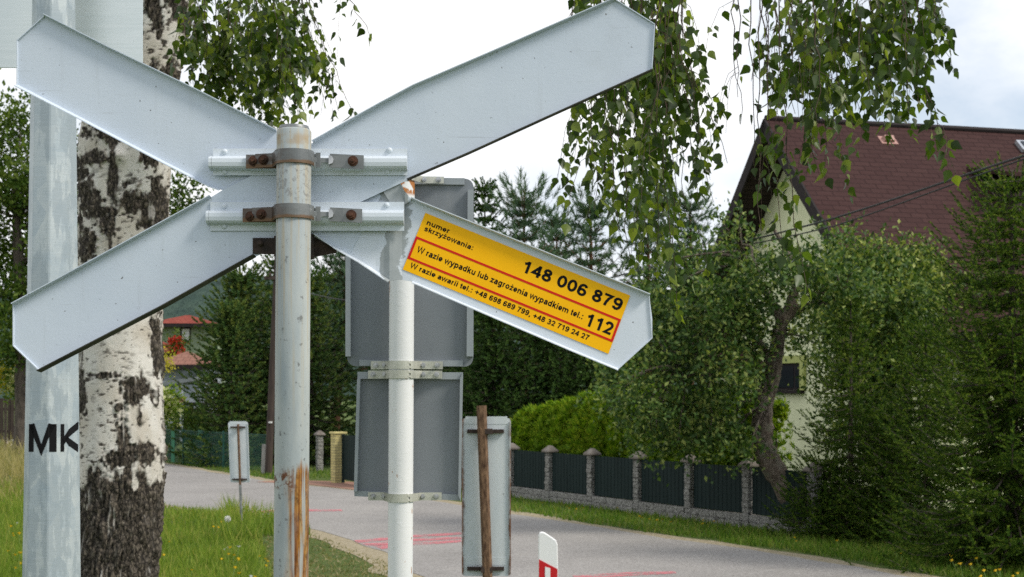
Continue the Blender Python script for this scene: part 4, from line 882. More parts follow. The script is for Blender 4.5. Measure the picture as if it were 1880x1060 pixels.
def birch_crown():
    limbs = [[(BX(330), 7, 4.1), (-1.35, 6.7, 4.55), (-1.0, 6.4, 4.8), (-.55, 6.2, 4.75), (-.25, 6.1, 4.4)],
             [(BX(350), 7, 4.5), (-1.2, 6.3, 5.2), (-.5, 5.5, 5.5), (.2, 5.0, 5.2), (.75, 4.75, 4.7), (1.0, 4.7, 4.2)],
             [(BX(380), 7, 5.0), (-.9, 6.0, 5.8), (.1, 5.1, 5.9), (.9, 4.7, 5.4), (1.45, 4.6, 4.7), (1.6, 4.55, 4.2)],
             [(BX(300), 7, 4.3), (-2.3, 6.5, 4.8), (-2.9, 6.2, 4.7)],
             [(BX(400), 7, 6.2), (-1.0, 7.5, 7.2), (-.5, 7.9, 7.6)]]
    lv = []
    for Lm in limbs:
        pth = smooth_line([Vector(p) for p in Lm], 8); n = len(pth); lv.append(pth)
        mb = MB(); mb.tube(pth, [.055 * (1 - i / n) + .009 for i in range(n)], 8); mb.build('limb', M['bark'], birch, smooth=True)
    allp = [p for l in lv for p in l[4:]]
    tw = MB(); pos = []; dirs = []; sizes = []
    def leaf(p, d, sz): pos.append(p); dirs.append(d); sizes.append(sz)
    def leaves_along(path, sp, sz, skip=0.0, dens=1.0):
        acc = 0.0; tot = sum((b - a).length for a, b in zip(path, path[1:])); run = 0
        for a, b in zip(path, path[1:]):
            sl = (b - a).length; k = max(1, int(sl / sp)); d0 = (b - a).normalized()
            for i in range(k):
                if run / max(tot, .01) < skip or random.random() > dens * (.55 + .8 * (float(vn(a.x * 9 + i * .35 * sp * 12, a.z * 7, a.y * 9, 2)) > .42)): run += sl / k; continue
                run += sl / k
                p = a.lerp(b, i / k); az = random.uniform(0, 2 * math.pi)
                o = Vector((math.cos(az), math.sin(az), 0))
                d = (o * random.uniform(.2, 1.1) + Vector((0, 0, -1)) * random.uniform(.35, 1.1) + d0 * .2).normalized()
                leaf(p + d * .4 * sz, d, sz * random.uniform(.55, 1.08))
    def strand(u0, u1, v1, Y, dens=1.0, sides=5, sz=.044, v0=-40, drift_pow=1.6, pos_z=None):
        A = P(u0, v0, Y); B = P(u1, v1, Y + random.uniform(-.15, .15))
        k = min(allp, key=lambda p: (p.x - A.x) ** 2 + (p.y - A.y) ** 2 + (0 if p.z > A.z else 9))
        path = []
        top = [k, k.lerp(A, .5) + Vector((0, 0, .12)), A]
        n = 9
        for i in range(n + 1):
            t = i / n; path.append(Vector((A.x + (B.x - A.x) * t ** drift_pow + random.uniform(-1, 1) * .012, A.y + (B.y - A.y) * t + random.uniform(-1, 1) * .012, A.z + (B.z - A.z) * t)))
        full = smooth_line(top, 4)[:-1] + path
        m = len(full); tw.tube(full, [.0024 * (1 - i / m) + .0008 for i in range(m)], 4)
        leaves_along(path, .0165, sz, .0, dens)
        L_ = (B - A).length
        for s_ in range(sides):
            i = random.randint(0, n - 2); p = path[i].lerp(path[i + 1], random.random()); rem = L_ * (1 - i / n)
            az = random.uniform(0, 2 * math.pi); l = min(random.uniform(.12, .34), rem * .9 + .05); o = Vector((math.cos(az), math.sin(az) * .8, 0))
            sp = [p, p + o * l * .22 + Vector((0, 0, -.12 * l)), p + o * l * .38 + Vector((0, 0, -.5 * l)), p + o * l * .46 + Vector((0, 0, -l))]
            tw.tube(sp, [.0011, .0009, .0008, .0007], 3, cap=False); leaves_along(sp, .0145, sz * .95, .12, dens)
    # left clump
    for (u0, u1, v1) in [(338, 345, 95), (352, 362, 120), (366, 380, 150), (380, 398, 165), (395, 415, 180), (410, 428, 172), (424, 440, 185), (438, 462, 205), (450, 478, 222), (463, 490, 235), (478, 505, 238), (490, 520, 228), (505, 535, 212), (515, 548, 222), (528, 560, 205), (470, 500, 190), (400, 420, 140), (440, 452, 150), (520, 540, 150), (545, 572, 110), (360, 372, 80), (500, 520, 120), (430, 440, 90), (535, 556, 90)]:
        strand(u0 + random.uniform(-5, 5), u1 + random.uniform(-6, 6), v1, random.uniform(5.7, 6.7), 1.05, 5, .050)
    for (u0, u1, v1) in [(562, 625, 205), (556, 655, 215), (545, 600, 200), (548, 612, 178)]: strand(u0, u1, v1, 6.1, .5, 2, .045, drift_pow=1.3)
    strand(632, 688, 72, 6.0, .5, 1, .047); strand(585, 588, 8, 6.0, .6, 0, .045, v0=-70); strand(560, 578, 20, 6.0, .6, 1, .045, v0=-70)
    # right curtains
    for (u0, u1, v1) in [(1075, 1085, 350), (1090, 1096, 385), (1100, 1108, 330), (1110, 1125, 410), (1122, 1138, 440), (1134, 1150, 475), (1128, 1120, 300), (1150, 1158, 395), (1165, 1175, 430), (1178, 1186, 470), (1195, 1205, 455), (1190, 1180, 250), (1205, 1235, 505), (1220, 1245, 420), (1222, 1240, 300), (1208, 1196, 330), (1230, 1262, 380), (1236, 1290, 330), (1242, 1282, 250), (1215, 1208, 200), (1250, 1300, 370), (1225, 1222, 150), (1060, 1068, 120), (1160, 1150, 150), (1200, 1215, 120)]:
        strand(u0 + random.uniform(-6, 6), u1 + random.uniform(-6, 6), v1, random.uniform(4.45, 5.4), .74, 5, .047)
    strand(1215, 1250, 578, 4.7, .55, 2, .046); strand(1180, 1268, 520, 4.8, .5, 2, .046); strand(1052, 1040, 290, 4.8, .28, 1, .035); strand(1055, 1052, 60, 5.0, .5, 1, .04); strand(1245, 1338, 300, 4.8, .25, 1, .044)
    for (u0, u1, v1) in [(1345, 1358, 230), (1362, 1352, 180), (1372, 1385, 330), (1405, 1425, 190), (1415, 1408, 160), (1428, 1445, 170), (1440, 1452, 170), (1452, 1460, 210), (1465, 1478, 245), (1478, 1500, 320), (1490, 1502, 230), (1505, 1512, 330), (1515, 1528, 240), (1525, 1538, 190), (1435, 1420, 180), (1470, 1465, 140), (1500, 1490, 130), (1455, 1446, 200), (1480, 1488, 180)]:
        strand(u0 + random.uniform(-5, 5), u1 + random.uniform(-5, 5), v1, random.uniform(4.3, 5.2), .36 if u0 < 1460 else .85, 2 if u0 < 1460 else 5, .046)
    strand(1425, 1478, 540, 4.4, .75, 3, .050); strand(1400, 1440, 470, 4.4, .4, 1, .048); strand(1392, 1395, 425, 4.5, .2, 1, .046)
    for (u0, u1, v1) in [(1540, 1560, 160), (1555, 1580, 205), (1570, 1596, 150), (1590, 1618, 185), (1600, 1640, 220), (1612, 1640, 140), (1630, 1672, 215), (1645, 1680, 165), (1660, 1700, 190), (1672, 1712, 130), (1690, 1740, 105), (1700, 1742, 75), (1705, 1730, 40), (1548, 1556, 90), (1600, 1610, 80), (1650, 1668, 90)]:
        strand(u0 + random.uniform(-5, 5), u1 + random.uniform(-5, 5), v1, random.uniform(4.3, 5.0), .72, 4, .046)
    strand(1655, 1752, 322, 4.5, .6, 3, .048, drift_pow=1.2)
    tw.build('twigs', M['twig'], birch)
    # foliage higher up, out of the frame, round the limbs
    for _ in range(1500):
        p = random.choice(allp); leaf(p + Vector((random.gauss(0, .3), random.gauss(0, .3), random.uniform(.0, .8))), Vector((random.uniform(-1, 1), random.uniform(-1, 1), -.8)), .05)
    C = Cloud(); C.add(T_BIRCH, np.array([tuple(p) for p in pos]), frames(np.array([tuple(d) for d in dirs])), np.array(sizes)); C.build('foliage', M['birch_leaf'], birch)
birch_crown()

# ================================================================== trees
def clump_leaves(C, clumps, n_per_r2, size, tmpl=T_LEAF, up=.2, shell=.5):
    for (c, r) in clumps:
        subs = [(np.array(c) + np.array([random.gauss(0, .5), random.gauss(0, .5), random.gauss(0, .45)]) * r, r * random.uniform(.3, .62)) for _ in range(9)]
        for (sc_, sr) in subs:
            n = int(n_per_r2 * sr * sr * .62); d = unit(rng.normal(size=(n, 3))); rad = sr * rng.uniform(0, 1, (n, 1)) ** shell
            lump = .55 + .9 * fbm(d[:, 0] * 2.6 + c[0], d[:, 1] * 2.6 + c[1], d[:, 2] * 2.6 + c[2], 3, 5)[:, None]
            p = sc_[None] + d * rad * lump * np.array([[1.1, 1.1, .8]])
            ns = max(1, n // 9); ax = unit(d[:ns] + np.array([[0, 0, .35]]) + rng.normal(size=(ns, 3)) * .4); k = rng.integers(0, ns, n)
            on = rng.uniform(size=(n, 1)) < .8
            p = np.where(on, p[k] + ax[k] * rng.uniform(0, 4.2, (n, 1)) * size + rng.normal(size=(n, 3)) * size * .55, p)
            dr = unit(d * .5 + ax[k] * .5 + rng.normal(size=(n, 3)) * .65 + np.array([[0, 0, up]]))
            C.add(tmpl, p, frames(dr), size * rng.uniform(.55, 1.2, n))
def broad_tree(name, base, label, cat, clumps, m, size, dens, trunk_path, trunk_r, bark, group=None, shell=.5, limbs=True, boughs=None):
    t = empty(name, base, label, cat, group)
    mb = MB(); tp = smooth_line([Vector(p) for p in trunk_path], 5); n = len(tp); mb.tube(tp, [trunk_r * (1 - .6 * i / n) * (1 + .22 * (random.random() - .5)) for i in range(n)], 14)
    mb.build('trunk', M[bark], t, smooth=True)
    src = list(tp[n // 2:])
    for bp_ in (boughs or []):
        q = smooth_line([Vector(p) for p in bp_], 5); mb = MB(); mb.tube(q, [trunk_r * .42 * (1 - .75 * i / len(q)) * (1 + .2 * (random.random() - .5)) for i in range(len(q))], 7); mb.build('bough', M[bark], t, smooth=True); src += q[3:]
    mb = MB()
    for (c, r) in clumps:
        for _ in range(2):
            e_ = Vector(c) + Vector((random.gauss(0, .5), random.gauss(0, .4), random.gauss(0, .4))) * r
            s_ = min(src, key=lambda p: (p - e_).length); k_ = (e_ - s_).length; q = smooth_line([s_, s_.lerp(e_, .35) + Vector((random.gauss(0, .1), random.gauss(0, .1), .12)) * k_, s_.lerp(e_, .7) + Vector((random.gauss(0, .08), random.gauss(0, .08), .1)) * k_, e_], 3); mb.tube(q, [trunk_r * .11 * (1 - .85 * i / len(q)) + .004 for i in range(len(q))], 4)
    mb.build('twigs', M[bark], t, smooth=True)
    C = Cloud(); clump_leaves(C, clumps, dens, size, shell=shell); C.build('crown', M[m], t); return t
RS = 1.0
def cl(lst, Y, dy=.6):
    out = []
    for (u, v, r) in lst:
        Yy = Y + random.uniform(-dy, dy); out.append((tuple(P(u, v, Yy)), r * RS / F * Yy))
    return out
# old leaning apple tree in front of the fence
AY = 20.3; RS = 1.18
apple_cl = cl([(1165, 640, 48), (1150, 710, 42), (1210, 580, 55), (1235, 660, 62), (1200, 740, 50), (1270, 760, 52), (1290, 620, 58), (1310, 700, 55), (1330, 790, 42), (1250, 815, 30), (1365, 530, 46), (1350, 425, 24), (1385, 470, 24), (1295, 510, 45), (1460, 500, 42), (1505, 490, 40), (1330, 560, 48), (1410, 505, 34), (1180, 560, 36), (1390, 560, 40), (1530, 520, 44), (1505, 545, 35), (1255, 520, 34), (1130, 680, 26), (1350, 640, 40), (1470, 630, 22), (1395, 640, 24), (1370, 720, 36), (1160, 770, 34), (1370, 820, 30), (1210, 800, 34), (1300, 820, 30)], AY, .9)
broad_tree('apple_tree', tuple(V2(P(1440, 960, AY))), 'crooked old apple tree leaning across the dark green fence', 'tree', apple_cl, 'apple_leaf', .088, 4600,
           [P(1478, 975, AY), P(1444, 897, AY), P(1414, 850, AY), P(1400, 800, AY + .1), P(1402, 745, AY + .1), P(1419, 690, AY + .1), P(1426, 640, AY), P(1436, 590, AY), P(1458, 555, AY)], .185, 'apple_bark', boughs=[[P(1421, 690, AY + .1), P(1400, 640, AY), P(1365, 608, AY - .1), P(1328, 606, AY - .2), P(1312, 640, AY - .2), P(1300, 668, AY - .2)], [P(1436, 590, AY), P(1480, 562, AY), P(1530, 555, AY - .2)], [P(1436, 590, AY), P(1412, 545, AY + .2), P(1380, 500, AY + .2), P(1360, 450, AY)], [P(1412, 790, AY + .1), P(1380, 700, AY + .1), P(1330, 690, AY), P(1250, 690, AY)], [P(1450, 560, AY), P(1462, 500, AY), P(1420, 420, AY)]])
shr_cl = cl([(1612, 575, 50), (1650, 600, 50), (1590, 610, 40), (1680, 560, 45), (1640, 560, 40)], 22.6, .4) + cl([(1550, 500, 40), (1600, 505, 40), (1570, 560, 60), (1630, 550, 58), (1685, 500, 44), (1640, 640, 60), (1590, 650, 48), (1690, 600, 55), (1620, 730, 55), (1690, 700, 55), (1740, 560, 60), (1530, 610, 42), (1540, 680, 34), (1660, 790, 50), (1740, 660, 50), (1565, 455, 13), (1690, 462, 15), (1610, 458, 13), (1648, 466, 15), (1580, 760, 40), (1540, 580, 36), (1570, 520, 40), (1640, 520, 40), (1600, 700, 44), (1560, 800, 40), (1700, 760, 55), (1620, 830, 45), (1780, 620, 60), (1790, 720, 60), (1690, 510, 36)], 24.5, 1.0)
broad_tree('plum_tree', tuple(V2(P(1640, 900, 24.5))), 'bushy fruit tree in front of the brown house roof', 'tree', shr_cl, 'shrub_leaf', .098, 4600, [V2(P(1640, 900, 24.5)), P(1640, 800, 24.5), P(1630, 680, 24.5), P(1620, 560, 24.5)], .12, 'apple_bark')

def conifer(name, base, H, rad, label, cat, m, tmpl, sc, whorls, per, shoot_sp, group=None, droop=.25, lift=.3, pw=.85, trunk_r=.09, bark='bark', bare=.03, side=.55, seed=0, top_tuft=True, lean=(0, 0)):
    r = random.Random(seed + 99); t = empty(name, base, label, cat, group); b = Vector(base); ln = Vector((lean[0], lean[1], 0))
    ax = lambda h: b + Vector((0, 0, h)) + ln * h / H
    mb = MB(); mb.tube([ax(0), ax(H * .4), ax(H * .8), ax(H)], [trunk_r, trunk_r * .65, trunk_r * .3, .008], 8); mb.build('trunk', M[bark], t, smooth=True)
    br = MB(); pos = []; dr = []; sz = []
    def shoot(p, d, s_): pos.append(tuple(p)); dr.append(tuple(d)); sz.append(s_)
    for wv in range(whorls):
        f = bare + (1 - bare) * (wv + r.uniform(-.3, .3)) / whorls; f = min(max(f, bare), .985); h = H * f; l0 = rad * (1 - f) ** pw + .05 * rad
        for k in range(per):
            az = 2 * math.pi * (k + r.uniform(-.3, .3)) / per + wv * 2.4; l = l0 * r.uniform(.65, 1.15); o = Vector((math.cos(az), math.sin(az), 0)); lt = lift * (f - .25) if f > .25 else -.1
            pts = []
            for i in range(6):
                s_ = i / 5; pts.append(ax(h) + o * l * s_ + Vector((0, 0, l * (lt * 1.6 * s_ - droop * math.sin(s_ * 2.2) + .18 * s_ ** 3))))
            br.tube(pts, [max(.004, trunk_r * .22 * (1 - .9 * i / 5) * (1 - f * .6)) for i in range(6)], 3, cap=False)
            n = max(3, int(l / shoot_sp))
            for i in range(n):
                s_ = .12 + .88 * i / max(n - 1, 1); q = s_ * 5; i0 = min(int(q), 4); p = pts[i0].lerp(pts[i0 + 1], q - i0); d0 = (pts[i0 + 1] - pts[i0]).normalized(); sdv = Vector((-o.y, o.x, 0))
                if i == n - 1: shoot(p, d0 + Vector((0, 0, .15)), sc * 1.2); continue
                sl = l * side * (1 - s_ * .75) * .5
                for sg in (-1, 1):
                    d = (d0 + sdv * sg * r.uniform(.7, 1.2) + Vector((0, 0, r.uniform(-.45, .15)))).normalized(); m2 = max(1, int(sl / (sc * .75)))
                    for j in range(m2):
                        pj = p + d * sc * .75 * j; shoot(pj, d + Vector((r.gauss(0, .18), r.gauss(0, .18), r.gauss(-.05, .15))), sc * r.uniform(.75, 1.15))
                        if j and r.random() < .6: shoot(pj, d + sdv * sg * .2 + o * r.uniform(.3, .8), sc * r.uniform(.6, .9))
    if top_tuft:
        for k in range(5): shoot(ax(H - sc * (.6 + .4 * k)), Vector((r.gauss(0, .25), r.gauss(0, .25), 1)), sc)
    if len(br.v): br.build('branches', M[bark], t)
    C = Cloud(); C.add(tmpl, np.array(pos), frames(np.array(dr)), np.array(sz)); C.build('needles', M[m], t); return t
# young spruces on the verge
conifer('spruce_tree', tuple(G(1858, 1040)), 4.55, 1.62, 'tall dense dark spruce at the right end of the verge', 'tree', 'spruce', T_SPRUCE, .19, 38, 10, .085, 'spruces on the verge', seed=1, pw=.62, side=.7)
conifer('spruce_tree', tuple(G(1562, 985)), 3.3, 1.0, 'sparse slim spruce between the apple tree and the dense spruce', 'tree', 'spruce', T_SPRUCE, .18, 22, 8, .09, 'spruces on the verge', seed=2, pw=.95, side=.5, trunk_r=.05)
conifer('spruce_tree', tuple(G(1512, 985)), 1.05, .74, 'small low spruce shrub hiding the last fence pillar', 'tree', 'spruce', T_SPRUCE, .17, 17, 11, .075, 'spruces on the verge', seed=3, pw=.6, trunk_r=.03)
conifer('spruce_tree', tuple(G(1700, 1000)), 2.9, 1.05, 'middle sized spruce leaning against the tall dense spruce', 'tree', 'spruce', T_SPRUCE, .18, 26, 10, .08, 'spruces on the verge', seed=4, pw=.7, trunk_r=.04)
conifer('spruce_tree', tuple(G(1620, 990)), 1.7, .8, 'short dark spruce at the foot of the slim spruce', 'tree', 'spruce', T_SPRUCE, .17, 18, 11, .075, 'spruces on the verge', seed=14, pw=.6, trunk_r=.03)
RS = 1.0
# background pines and spruces
def far(u, vtop, Y, rad, m, tmpl, sc, wh, per, sp, label, seed, **k):
    H = EYE + (HOR - vtop) / F * Y; return conifer(k.pop('name', 'pine_tree'), (P(u, 0, Y).x, Y, 0), H, rad, label, 'tree', m, tmpl, sc, wh, per, sp, k.pop('group', 'conifers behind the hedge'), seed=seed, **k)
pk = dict(droop=.05, lift=.85, pw=.55, bark='pine_bark', trunk_r=.16, side=.55)
far(962, 348, 42, 2.0, 'pine', T_PINE, .32, 19, 8, .30, 'blue green pine right above the yellow sticker', 11, **pk)
far(1085, 362, 44, 1.9, 'pine', T_PINE, .32, 19, 8, .30, 'blue green pine behind the end of the left birch twigs', 12, **pk)
far(1190, 348, 45, 2.0, 'pine', T_PINE, .32, 19, 8, .30, 'tall pine between the pines and the house gable', 13, **pk)
far(1268, 372, 46, 1.8, 'pine', T_PINE, .32, 18, 8, .30, 'pine touching the left roof edge of the house', 15, **pk)
far(1022, 402, 47, 1.9, 'pine', T_PINE, .32, 18, 8, .30, 'lower pine in the gap between two taller pines', 19, **pk)
far(612, 400, 43, 1.9, 'pine', T_PINE, .30, 20, 9, .28, 'dark pine with reddish trunk behind the brick pillar', 16, name='pine_tree', lean=(.5, 0), bare=.32, **pk)
far(690, 380, 46, 2.1, 'pine', T_PINE, .32, 18, 8, .30, 'pine standing mostly behind the grey sign backs', 17, **pk)
fk = dict(name='spruce_tree', droop=.22, lift=.25, pw=.8, trunk_r=.12)
far(890, 330, 44, 1.7, 'spruce_far', T_FIR, .26, 34, 9, .19, 'narrow spruce rising beside the upper grey sign', 18, **fk)
far(905, 520, 36, 1.9, 'spruce_far', T_FIR, .26, 30, 11, .19, 'dark spruce under the yellow sticker behind the hedge', 20, **fk)
far(1000, 540, 36.5, 1.9, 'spruce_far', T_FIR, .26, 30, 11, .19, 'dark spruce in the middle of the hedge back row', 21, **fk)
far(1085, 545, 37, 1.8, 'spruce_far', T_FIR, .26, 30, 11, .19, 'dark spruce beside the apple tree crown', 22, **fk)
far(760, 470, 38, 2.0, 'spruce_far', T_FIR, .26, 30, 11, .19, 'dark spruce hidden behind the white post', 23, **fk)
far(830, 480, 40, 1.9, 'spruce_far', T_FIR, .26, 30, 11, .19, 'dark spruce showing right of the lower grey sign', 24, **fk)
lk = dict(name='larch_tree', droop=.10, lift=.35, pw=.55, trunk_r=.12, group='dark conifers left of the steel post')
far(445, 500, 40, 1.75, 'larch', T_FIR, .28, 30, 11, .20, 'broad dark larch behind the green mesh fence', 25, **lk)
far(425, 560, 38.5, .95, 'larch', T_FIR, .26, 26, 10, .19, 'smaller dark larch beside the distant red roofs', 26, **lk)
far(520, 470, 42, 1.7, 'larch', T_FIR, .28, 30, 11, .20, 'dark larch behind the steel post', 27, **lk)
far(570, 500, 39.5, 1.4, 'larch', T_FIR, .26, 28, 10, .19, 'dark larch just right of the steel post', 28, **lk)
# left broad trees
oak = cl([(20, 260, 62), (-40, 300, 70), (40, 330, 62), (-20, 390, 80), (60, 410, 70), (100, 330, 52), (110, 440, 60), (-30, 480, 85), (60, 500, 75), (30, 580, 72), (100, 560, 60), (20, 650, 50), (-60, 600, 70), (120, 290, 34), (145, 380, 45), (30, 215, 28), (160, 470, 40), (90, 640, 40)], 46, 1.2)
broad_tree('oak_tree', tuple(V2(P(40, 0, 46))), 'large spreading dark tree behind the lamp mast', 'tree', oak, 'oak_leaf', .19, 900, [V2(P(40, 0, 46)), P(42, 720, 46), P(38, 560, 46), P(30, 400, 46)], .3, 'bark', shell=.65)
oak2 = cl([(338, 345, 26), (318, 380, 34), (300, 350, 30), (350, 385, 24), (290, 420, 40), (330, 430, 30), (270, 380, 40), (250, 450, 45), (330, 480, 20)], 48, 1)
broad_tree('oak_tree', tuple(V2(P(285, 0, 48))), 'smaller rounded tree showing right of the birch trunk', 'tree', oak2, 'oak_leaf', .19, 900, [V2(P(285, 0, 48)), P(285, 720, 48), P(290, 560, 48), P(295, 420, 48)], .2, 'bark', shell=.65)

# ================================================================== fence, hedge, gate pillar
FA = Vector((0, 27.2, 0)); FB = Vector((3.48, 20.9, 0)); FD = (FB - FA) / 5; FN = Vector((FD.y, -FD.x, 0)).normalized()
if FN.y > 0: FN = -FN
fence = empty('garden_fence', tuple(FB), 'long dark green slatted fence with rough stone pillars and plinth', 'fence')
fd = FD.normalized(); fl = FD.length
def oriented(mb, c, lx, ly, z0, z1):
    a = fd * lx / 2; b = FN * ly / 2
    mb.prism([c - a - b + Vector((0, 0, z0)), c + a - b + Vector((0, 0, z0)), c + a + b + Vector((0, 0, z0)), c - a + b + Vector((0, 0, z0))], (0, 0, z1 - z0))
for k in range(-7, 7):
    c = FA + FD * k
    if k == -6: continue
    mb = MB(); n = 9; zz = [0]
    while zz[-1] < .88: zz.append(zz[-1] + random.uniform(.07, .12))
    zz[-1] = .90
    for a, b in zip(zz, zz[1:]): oriented(mb, c + fd * random.uniform(-.006, .006) + FN * random.uniform(-.006, .006), .148 + random.uniform(-.007, .007), .148 + random.uniform(-.007, .007), a, b - .004)
    p = mb.build('pillar', M['stone'], fence); bevel(p, .008, 1)
    mb = MB(); h = .12; z0 = .90
    bs = [c + fd * sx * h + FN * sy * h for sx, sy in ((-1, -1), (1, -1), (1, 1), (-1, 1))]
    mb.add([q + Vector((0, 0, z0)) for q in bs] + [q + Vector((0, 0, z0 + .035)) for q in bs] + [c + fd * sx * .03 + FN * sy * .03 + Vector((0, 0, z0 + .125)) for sx, sy in ((-1, -1), (1, -1), (1, 1), (-1, 1))],
           [[3, 2, 1, 0]] + [[i, (i + 1) % 4, 4 + (i + 1) % 4, 4 + i] for i in range(4)] + [[4 + i, 4 + (i + 1) % 4, 8 + (i + 1) % 4, 8 + i] for i in range(4)] + [[8, 9, 10, 11]])
    q = mb.build('cap', M['cap'], p); bevel(q, .012, 2)
    if k < 6 and k != -7:
        mid = c + FD * .5; mb = MB(); ns = 24; wdt = (fl - .18) / ns
        for i in range(ns):
            cc = c + fd * (.09 + wdt * (i + .5)); oriented(mb, cc + FN * .004 * (i % 2), wdt * .93, .018, .215, .895 + random.uniform(-.004, .004))
        for z in (.32, .78): oriented(mb, mid - FN * .025, fl - .17, .02, z, z + .04)
        mb.build('slat_panel', M['fence_slat'], fence)
        mb = MB()
        for zz0, zz1 in ((0, .1), (.104, .20)):
            x = .085
            while x < fl - .09:
                l = min(random.uniform(.14, .32), fl - .085 - x); oriented(mb, c + fd * (x + l / 2) + FN * random.uniform(0, .012), l - .006, .12, zz0, zz1); x += l
        q = mb.build('plinth', M['stone'], fence); bevel(q, .006, 1)
# thuja hedge behind the fence
def hedge():
    t = empty('thuja_hedge', tuple(FA - FN * 1.0), 'bright green clipped thuja hedge behind the fence', 'hedge')
    C = Cloud(); n = 15000; s_ = rng.uniform(-.7, 4.9, n); k = np.floor(s_ * 2.2); hgt = 1.62 + .22 * np.sin(k * 12.9) + .02 * s_; th = rng.uniform(0, np.pi, n)
    ph = (s_ * 2.2 - k - .5) * 2; rr = .50 * (1 - .35 * ph * ph)
    z = rng.uniform(0, 1, n) ** .8; prof = np.clip(1.25 - z ** 3 * 1.0, .15, 1)
    lump = .75 + .5 * fbm(s_ * 4, z * 4, th * 1.5, 3, 9)
    depth = rr * prof * lump * rng.uniform(.75, 1.05, n)
    off = np.cos(th) * depth
    base = np.array(FA)[None] + np.array(FD)[None] * s_[:, None] + np.array(-FN)[None] * .75
    p = base + np.array(FN)[None] * (np.sin(th) * depth - .12)[:, None] + np.array(fd)[None] * (off * .3)[:, None]; p[:, 2] = z * hgt * (.92 + .16 * lump)
    d = np.array(FN)[None] * .5 + rng.normal(size=(n, 3)) * .45 + np.array([[0, 0, .7]])
    C.add(T_SPRAY, p, frames(d), .13 * rng.uniform(.7, 1.25, n)); C.build('foliage', M['thuja'], t)
    mb = MB()
    for s0 in np.arange(-.6, 4.9, .45):
        q = FA + FD * float(s0) - FN * .75; mb.tube([q, q + Vector((0, 0, 1.45))], [.035, .012], 6)
    mb.build('stems', M['bark'], t)
hedge()
bp = V2(G(621, 887)); pil = empty('gate_pillar', tuple(bp), 'yellow brick gate pillar with flat cap at the driveway', 'pillar')
def turned_box(mb, c, sx, sy, z0, z1):
    a = fd * sx / 2; b = FN * sy / 2; mb.prism([c - a - b + Vector((0, 0, z0)), c + a - b + Vector((0, 0, z0)), c + a + b + Vector((0, 0, z0)), c - a + b + Vector((0, 0, z0))], (0, 0, z1 - z0))
mb = MB(); turned_box(mb, bp, .255, .255, 0, 1.08); bevel(mb.build('shaft', M['brick'], pil), .006)
mb = MB(); turned_box(mb, bp, .31, .31, 1.082, 1.125); bevel(mb.build('cap', M['brick'], pil), .008)
gt = empty('driveway_gate', tuple(bp + fd * .8), 'dark slatted driveway gate beside the yellow brick pillar', 'gate')
mb = MB(); ns = 16
for i in range(ns): turned_box(mb, bp + fd * (.22 + .125 * i) - FN * .05, .115, .02, .08, 1.06)
for z in (.2, .9): turned_box(mb, bp + fd * 1.16 - FN * .075, 2.0, .025, z, z + .05)
mb.build('slats', M['fence_slat'], gt)
mb = MB(); turned_box(mb, bp + fd * .165 - FN * .05, .05, .05, 0, 1.08); turned_box(mb, bp + fd * 2.2 - FN * .05, .05, .05, 0, 1.08); mb.build('frame', M['fence_slat'], gt)
# green mesh fence on the far side of the road
mf0 = V2(G(130, 832)); mf1 = V2(G(492, 868)); mfd = (mf1 - mf0).normalized(); mfn = Vector((-mfd.y, mfd.x, 0)); mlen = (mf1 - mf0).length
mf = empty('mesh_fence', tuple(mf1), 'green wire mesh fence with slim posts along the far roadside', 'fence')
k = 11
for i in range(k + 1):
    c = mf0 + mfd * mlen * i / k; mb = MB(); mb.tube([c, c + Vector((0, 0, .98))], .026, 8); mb.build('post', M['green_metal'], mf)
    if i < k:
        Mx = Matrix(((mfd.x, mfn.x, 0, c.x), (mfd.y, mfn.y, 0, c.y), (0, 0, 1, 0), (0, 0, 0, 1))); mb = MB(); l = mlen / k
        mb.add([(0, 0, .03), (l, 0, .03), (l, 0, .93), (0, 0, .93)], [[0, 1, 2, 3]]); mb.build('mesh_panel', M['mesh'], mf, matrix=Mx)
        mb = MB(); mb.tube([c + Vector((0, 0, .935)), c + mfd * l + Vector((0, 0, .935))], .009, 5); mb.build('top_wire', M['green_metal'], mf)
for u in (318, 367):
    c = V2(G(u, 852)) + mfn * .0; mb = MB(); mb.prism([c - mfd * .12 + Vector((0, -.04, .05)), c + mfd * .12 + Vector((0, -.04, .05)), c + mfd * .12 + Vector((0, -.04, .94)), c - mfd * .12 + Vector((0, -.04, .94))], (0, .03, 0)); mb.build('gate_stile', plain('bright_green_panel', (.012, .13, .06), (.02, .17, .08), 5), mf)
# utility pole and concrete stump
up_ = V2(G(493, 872)); ul = empty('utility_pole', tuple(up_), 'dark wooden utility pole left of the steel post', 'utility pole')
mb = MB(); mb.tube([up_, up_ + Vector((.10, 0, 2.6)), up_ + Vector((.22, 0, 5.4))], [.095, .085, .07], 12); mb.build('shaft', M['dark_wood'], ul, smooth=True)
mb = MB(); mb.box(up_ + Vector((.16, -.06, 4.75)), (.5, .06, .08)); mb.lathe(up_ + Vector((.05, -.10, 4.80)), [(.03, 0), (.035, .03), (.02, .08)], 10); mb.build('insulator_bracket', M['dark_wood'], ul)
mb = MB(); mb.lathe(up_ + Vector((.06, -.085, 1.27)), [(.05, -.02), (.05, .02)], 12); mb.build('number_plate', M['white_wall'], ul)
st_ = V2(G(484, 872)); mb = MB(); mb.prism([st_ + Vector((-.07, 0, 0)), st_ + Vector((.07, 0, 0)), st_ + Vector((.09, 0, .72)), st_ + Vector((-.04, 0, .74))], (0, .14, 0)); o = mb.build('concrete_stub', M['concrete']); bevel(o, .015); tag(o, 'pale grey concrete stub beside the dark utility pole', 'post')
